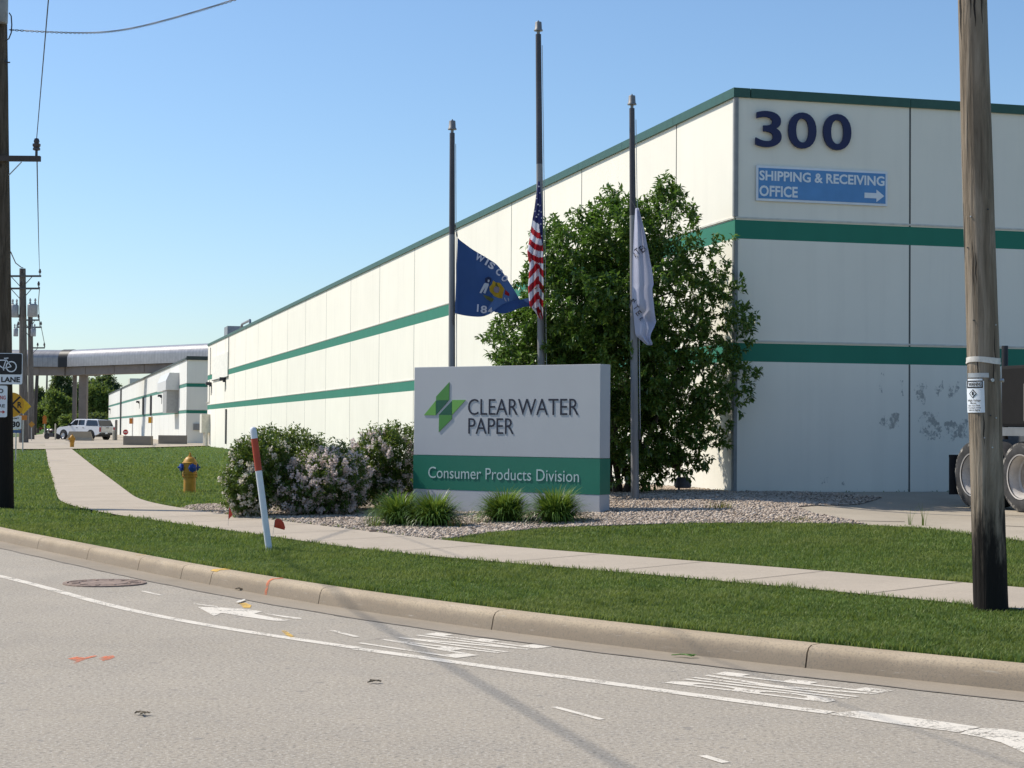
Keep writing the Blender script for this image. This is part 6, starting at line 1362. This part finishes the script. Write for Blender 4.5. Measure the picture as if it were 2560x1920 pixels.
# red vehicle far away
Yv = 420.0; p = P(115, 1077, Yv); o = thing('red_van', 'small red van far down the street, left of the motorcycle', 'van', Vector((p.x, Yv, .2)), R_(80))
mb = MB(); mb.prism([(-2.2, .4), (-2.2, 1.5), (-2.0, 2.0), (.9, 2.0), (1.6, 1.25), (2.2, 1.1), (2.25, .4)], lambda a_, b_, t: (a_, t, b_), -.85, .85); mb.build('body', M('red_car_paint', (.42, .02, .02), .3), o, bevel=.08)
mb = MB(); mb.box((-2.19, 0, 1.55), (.06, 1.4, .5)); mb.build('rear_window', GLASS, o)
for x in (-1.4, 1.4):
    for s_ in (-1, 1): wheel(o, (x, s_*.8, .33), .33, .2, s_)
# bollards by the pickup
for i, (xs_, lab) in enumerate(((138, 'pale thin bollard post beside the motorcycle'), (284, 'pale low bollard right behind the pickup'), (290, 'taller dark bollard right of the pickup tailgate'))):
    p = P(xs_, 1098, 162); h = (1.5, .95, 1.9)[i]; mb = MB(); mb.cyl((0, 0, -.1), (0, 0, h-.03), (.07, .13, .12)[i], n=12); mb.lathe([((.07, .13, .12)[i], 0), ((.05, .10, .09)[i], .05), (0, .07)], (0, 0, h-.03), 12); tag(mb.build('bollard', (M('bollard_cream', (.55, .5, .4), .7), M('bollard_cream', (.55, .5, .4)), M('bollard_grey', (.22, .2, .17), .7))[i], loc=(p.x, 162, .2)), lab, 'bollard', 'bollards by the pickup')
# ------------------------------------------------------------------ parked tractor unit behind the right pole
d_t = Vector((.309, -.951, 0)); wY = 27.0; wc = P(2532, 1180, wY)+Vector((.951, .309, 0))*1.2; ground_z = gh(wc.x, wY)
trk = thing('parked_truck', 'dark heavy truck with deep white rear wheels behind the right wooden pole', 'truck', Vector((wc.x, wY, ground_z)), math.atan2(d_t.y, d_t.x))
RT = .535
WHR = M('white_wheel_steel', (.52, .49, .46), .5, var=.12, scale=7); TYW = M('scuffed_tyre', (.05, .05, .052), .85, var=.5, scale=5); HUB = M('hub_dark', (.012, .01, .01), .9); TANW = M('wheel_dish', (.36, .30, .24), .7, var=.25, scale=8)
for x in (-1.30, 0.0, 3.9):
    for s_ in (-1, 1):
        for k, off in enumerate((0, .34) if x < 3 else (0,)):
            c = Vector((x, s_*(1.15-off), RT)); rot = Matrix.Rotation(math.pi/2*(-s_), 3, 'X')
            mb = MB(); mb.lathe([(.30, -.25), (.46, -.26), (.525, -.20), (RT, -.12), (RT, .0), (.52, .03), (.46, .05), (.36, .045), (.32, .03)], c, 40, 0, rot, cap=False); t = mb.build('wheel', TYW if k == 0 else TYRE, trk)
            if k == 0:
                mb = MB(); mb.lathe([(.325, .045), (.345, .05), (.335, .035), (.31, -.02), (.30, -.13), (.27, -.155)], c, 40, 0, rot, cap=False); mb.build('rim', WHR, t)
                mb = MB(); mb.lathe([(.275, -.15), (.24, -.13), (.15, -.12), (.125, -.12)], c, 40, 0, rot, cap=False)
                mb.build('dish', TANW, t); mb = MB(); mb.lathe([(.13, -.125), (.11, -.15), (0, -.155)], c, 24, 0, rot); mb.lathe([(.07, -.14), (.07, -.07), (0, -.06)], c, 16, 0, rot); mb.build('hub', HUB, t)
                mb = MB(); mb.lathe([(.455, .054), (.512, .040)] , c, 40, 0, rot, cap=False); mb.build('scuff_ring', worn('pale_scuff', (.42, .40, .37), .50, .60, 7), t)
mb = MB(); mb.box((1.4, -.42, 1.04), (6.4, .10, .26)); mb.box((1.4, .42, 1.04), (6.4, .10, .26)); mb.box((-1.86, 0, 1.04), (.1, .9, .24)); mb.build('frame', M('truck_frame', (.10, .11, .125), .6, .2), trk)
for s_ in (-1, 1):
    mb = MB(); mb.box((-1.885, s_*.99, .50), (.03, .50, .60)); mb.bar((-1.885, s_*.45, .82), (-1.885, s_*1.24, .82), .04, .04); mb.build('mudflap', BLACK, trk)
    mb = MB(); mb.box((.72, s_*.95, 1.22), (2.6, .60, .13)); mb.build('deck_panel', M('truck_panel_grey', (.24, .26, .28), .45, .3), trk)
mb = MB(); mb.box((.95, 0, 1.76), (2.9, 2.4, .94)); mb.build('body', M('truck_body_black', (.012, .012, .013), .8, spec=.2), trk, bevel=.05)
mb = MB(); mb.box((.75, -1.22, 1.66), (1.2, .05, .58)); mb.build('side_panel', M('truck_locker_grey', (.16, .155, .14), .6), trk, bevel=.02)
mb = MB(); mb.cyl((-.62, -1.05, 1.1), (-.62, -1.05, 2.55), .05, n=12); mb.build('exhaust_stack', DARK_METAL, trk)
TBK = M('truck_cab_paint', (.05, .055, .07), .3, spec=.5)
mb = MB(); mb.prism([(2.7, .95), (2.7, 2.75), (2.95, 2.9), (3.75, 2.85), (4.15, 2.0), (5.35, 1.75), (5.55, 1.5), (5.55, .75), (4.45, .75), (4.4, 1.05), (3.4, 1.05), (3.35, .8), (2.9, .8)], lambda a_, b_, t: (a_, t, b_), -1.05, 1.05); cab_ = mb.build('cab', TBK, trk, bevel=.06)
for s_ in (-1, 1):
    mb = MB(); mb.add([(3.0, s_*1.056, 2.05), (3.0, s_*1.056, 2.65), (3.68, s_*1.056, 2.62), (3.92, s_*1.056, 2.05)], [(0, 1, 2, 3)]); mb.build('side_window', GLASS, trk)
    mb = MB(); mb.box((3.98, s_*1.25, 2.3), (.10, .22, .5)); mb.bar((3.98, s_*1.05, 2.3), (3.98, s_*1.2, 2.3), .03, .03); mb.build('mirror', TRIM, trk, bevel=.02)
    mb = MB(); mb.lathe([(0, 0), (.11, 0), (.12, .03), (.09, .05), (0, .055)], (5.56, s_*.75, 1.15), 14, 0, Matrix.Rotation(math.pi/2, 3, 'Y')); mb.build('headlight', M('lamp_glass', (.7, .7, .72), .15), trk)
    mb = MB(); mb.cyl((2.0, s_*.85, .72), (3.1, s_*.85, .72), .28, n=20); mb.build('fuel_tank', STEEL, trk)
mb = MB(); mb.add([(3.80, -.9, 2.80), (3.80, .9, 2.80), (4.17, .95, 2.03), (4.17, -.95, 2.03)], [(0, 1, 2, 3)]); mb.v = [(x+.02, y, z) for x, y, z in mb.v]; mb.build('windscreen', GLASS, trk)
mb = MB(); mb.box((5.62, 0, .68), (.2, 2.2, .3)); mb.build('front_bumper', STEEL, trk, bevel=.03)
mb = MB()
for k in range(7): mb.box((5.57, -.45+.15*k, 1.25), (.03, .05, .75))
mb.build('grille', STEEL, trk)
# ------------------------------------------------------------------ ground floodlight below the tree
b = onG(1697, 1228); o = thing('floodlight', 'small bronze floodlight on a stake in the gravel near the wall corner', 'floodlight', b)
mb = MB(); mb.lathe([(.05, 0), (.05, .09), (.10, .12), (.165, .30), (.17, .32), (.155, .32), (.10, .16)], (0, 0, .30), 20, 0, Matrix.Rotation(R_(-14), 3, 'Y')); mb.build('lamp_head', M('bronze_metal', (.09, .065, .035), .45, .3), o)
mb = MB(); mb.lathe([(.13, 0), (.145, .04), (.13, .15), (.10, .18), (0, .19)], (.06, -.1, .06), 16); mb.build('junction_box', M('grey_box', (.11, .11, .125), .6), o)
mb = MB(); mb.cyl((0, 0, -.1), (0, 0, .34), .02, n=8); mb.build('stake', DARK_METAL, o)
# ------------------------------------------------------------------ litter on the road and in the kerb
def twig(label, xs, ys, l, seed, z=.012, mat=None, cat='twig'):
    r = np.random.default_rng(seed); p = onZ(xs, ys, 0); mb = MB(); a = r.uniform(-.5, .5)
    for k in range(4):
        q = [(math.cos(a)*l*(t-.5)+r.normal(0, .01), math.sin(a)*l*(t-.5)+r.normal(0, .012), .006+.01*math.sin(t*3)) for t in np.linspace(0, 1, 4)]; mb.tube(q, [.004, .005, .004, .002], 5); a += r.uniform(-.7, .7); 
    for k in range(6):
        c = Vector((r.uniform(-l/2, l/2), r.uniform(-.02, .02), .01)); mb.add([c, c+Vector((.02, .008, .006)), c+Vector((.034, 0, .002)), c+Vector((.018, -.01, .004))], [(0, 1, 2, 3)])
    tag(mb.build('twig' if cat == 'twig' else 'leaf_sprig', mat or M('dead_leaf', (.16, .13, .09), .9), loc=(p.x, p.y, z-.006)), label, cat)
twig('small dark twig lying on the carriageway in the lower left', 352, 1789, .085, 1); twig('small brown twig on the road below the lane line, left of the cable shadow', 938, 1709, .06, 2)
twig('green leafy sprig lying in the gutter near the kerb', 1712, 1646, .14, 3, .02, M('fresh_leaf', (.07, .16, .02), .6), 'leaf')
twig('tiny dark clod of debris in the gutter left of the orange kerb mark', 597, 1477.5, .05, 4, .02, M('dead_leaf', (.10, .08, .05)))
b = onG(945, 1331); mb = MB(); mb.box((0, 0, .015), (.22, .12, .03)); mb.box((0, 0, .032), (.17, .08, .006), 1); tag(mb.build('valve_box', [M('rusty_iron', (.13, .085, .065)), TRIM], loc=b, bevel=.004), 'small brown valve box lid at the pavement edge by the gravel', 'valve box')
# ------------------------------------------------------------------ trees at the end of the street
FAR1 = leaf_mat('far_leaf_dark', [(.05, .09, .05), (.07, .115, .06), (.09, .145, .07)], .38, .6, .2); FAR2 = leaf_mat('far_leaf_mid', [(.06, .11, .035), (.09, .155, .045), (.12, .20, .06)], .38, .6, .2)
def far_tree(label, xs, ytop, Y, wpx, mat, seed, n=900, base_y=1098, lean=0):
    r = np.random.default_rng(seed); t = P(xs, ytop, Y); b = Vector((t.x, Y, .2)); H = t.z-.2; W = wpx*Y/FPX/2; o = thing('deciduous_tree', label, 'tree', b, group='trees at the end of the street')
    bl = [(np.array([0, 0, H*.62]), np.array([W*.8, W*.7, H*.38]))]
    for k in range(9): a = r.uniform(0, 6.28); z = r.uniform(.25, .9)*H; q = W*(.75 if z < .7*H else .45); bl.append((np.array([q*math.cos(a)*r.uniform(.5, 1), q*math.sin(a)*.7, z]), np.array([W*.42, W*.4, H*.16])*r.uniform(.7, 1.2)))
    p, u = crown_points(bl, n, .75); p = p[p[:, 2] > .15*H]; u = u[:len(p)]; p[:, 2] = np.minimum(p[:, 2], H*1.0); k = field(p, 1.1, seed)+rng.normal(0, .35, len(p)) > -.32; p = p[k]; m = len(p)
    d = unit(m); V, F = sprays(p, d, rng.uniform(.3, .9, m), 7, .55, 1.0, .2); arr_mesh('crown', V, F, mat, o)
    mb = MB(); mb.tube([(0, 0, -.2), (.1, 0, H*.3), (0, .1, H*.8)], [.28, .22, .06], 8)
    for k in range(4): a = r.uniform(0, 6.28); mb.tube([(0, 0, H*.35), (W*.4*math.cos(a), W*.3*math.sin(a), H*.55), (W*.6*math.cos(a), W*.5*math.sin(a), H*.72)], [.12, .08, .03], 6)
    mb.build('trunk', BARK, o)
for i, a in enumerate((('tall dark green tree left of the bridge columns, beyond the street', 158, 934, 300, 89, FAR1, 21, 1950), ('lighter green bushy tree in front of the tall dark one, left of the columns', 150, 985, 262, 80, FAR2, 22, 1500), ('small dark tree at the far left between the poles', 96, 968, 330, 52, FAR1, 23, 1050), ('pale low tree above the lime crossing sign', 118, 1005, 285, 80, FAR2, 24, 1200), ('broad green tree right of the columns, before the annex end', 250, 955, 320, 111, FAR2, 25, 1950), ('tall dark tree behind the columns on the right, next to the annex', 262, 936, 345, 93, FAR1, 26, 1800), ('round dark tree directly behind the bridge columns', 214, 950, 355, 86, FAR1, 27, 1500), ('low leafy bush beside the pickup bonnet', 176, 1042, 250, 68, FAR2, 28, 900), ('dim tree beyond the far signs at the left', 70, 985, 340, 68, FAR1, 29, 1050), ('dark low tree in shade behind the pickup and annex end', 246, 1035, 310, 93, FAR1, 30, 1200))):
    far_tree(*a)
bpy.context.view_layer.update()
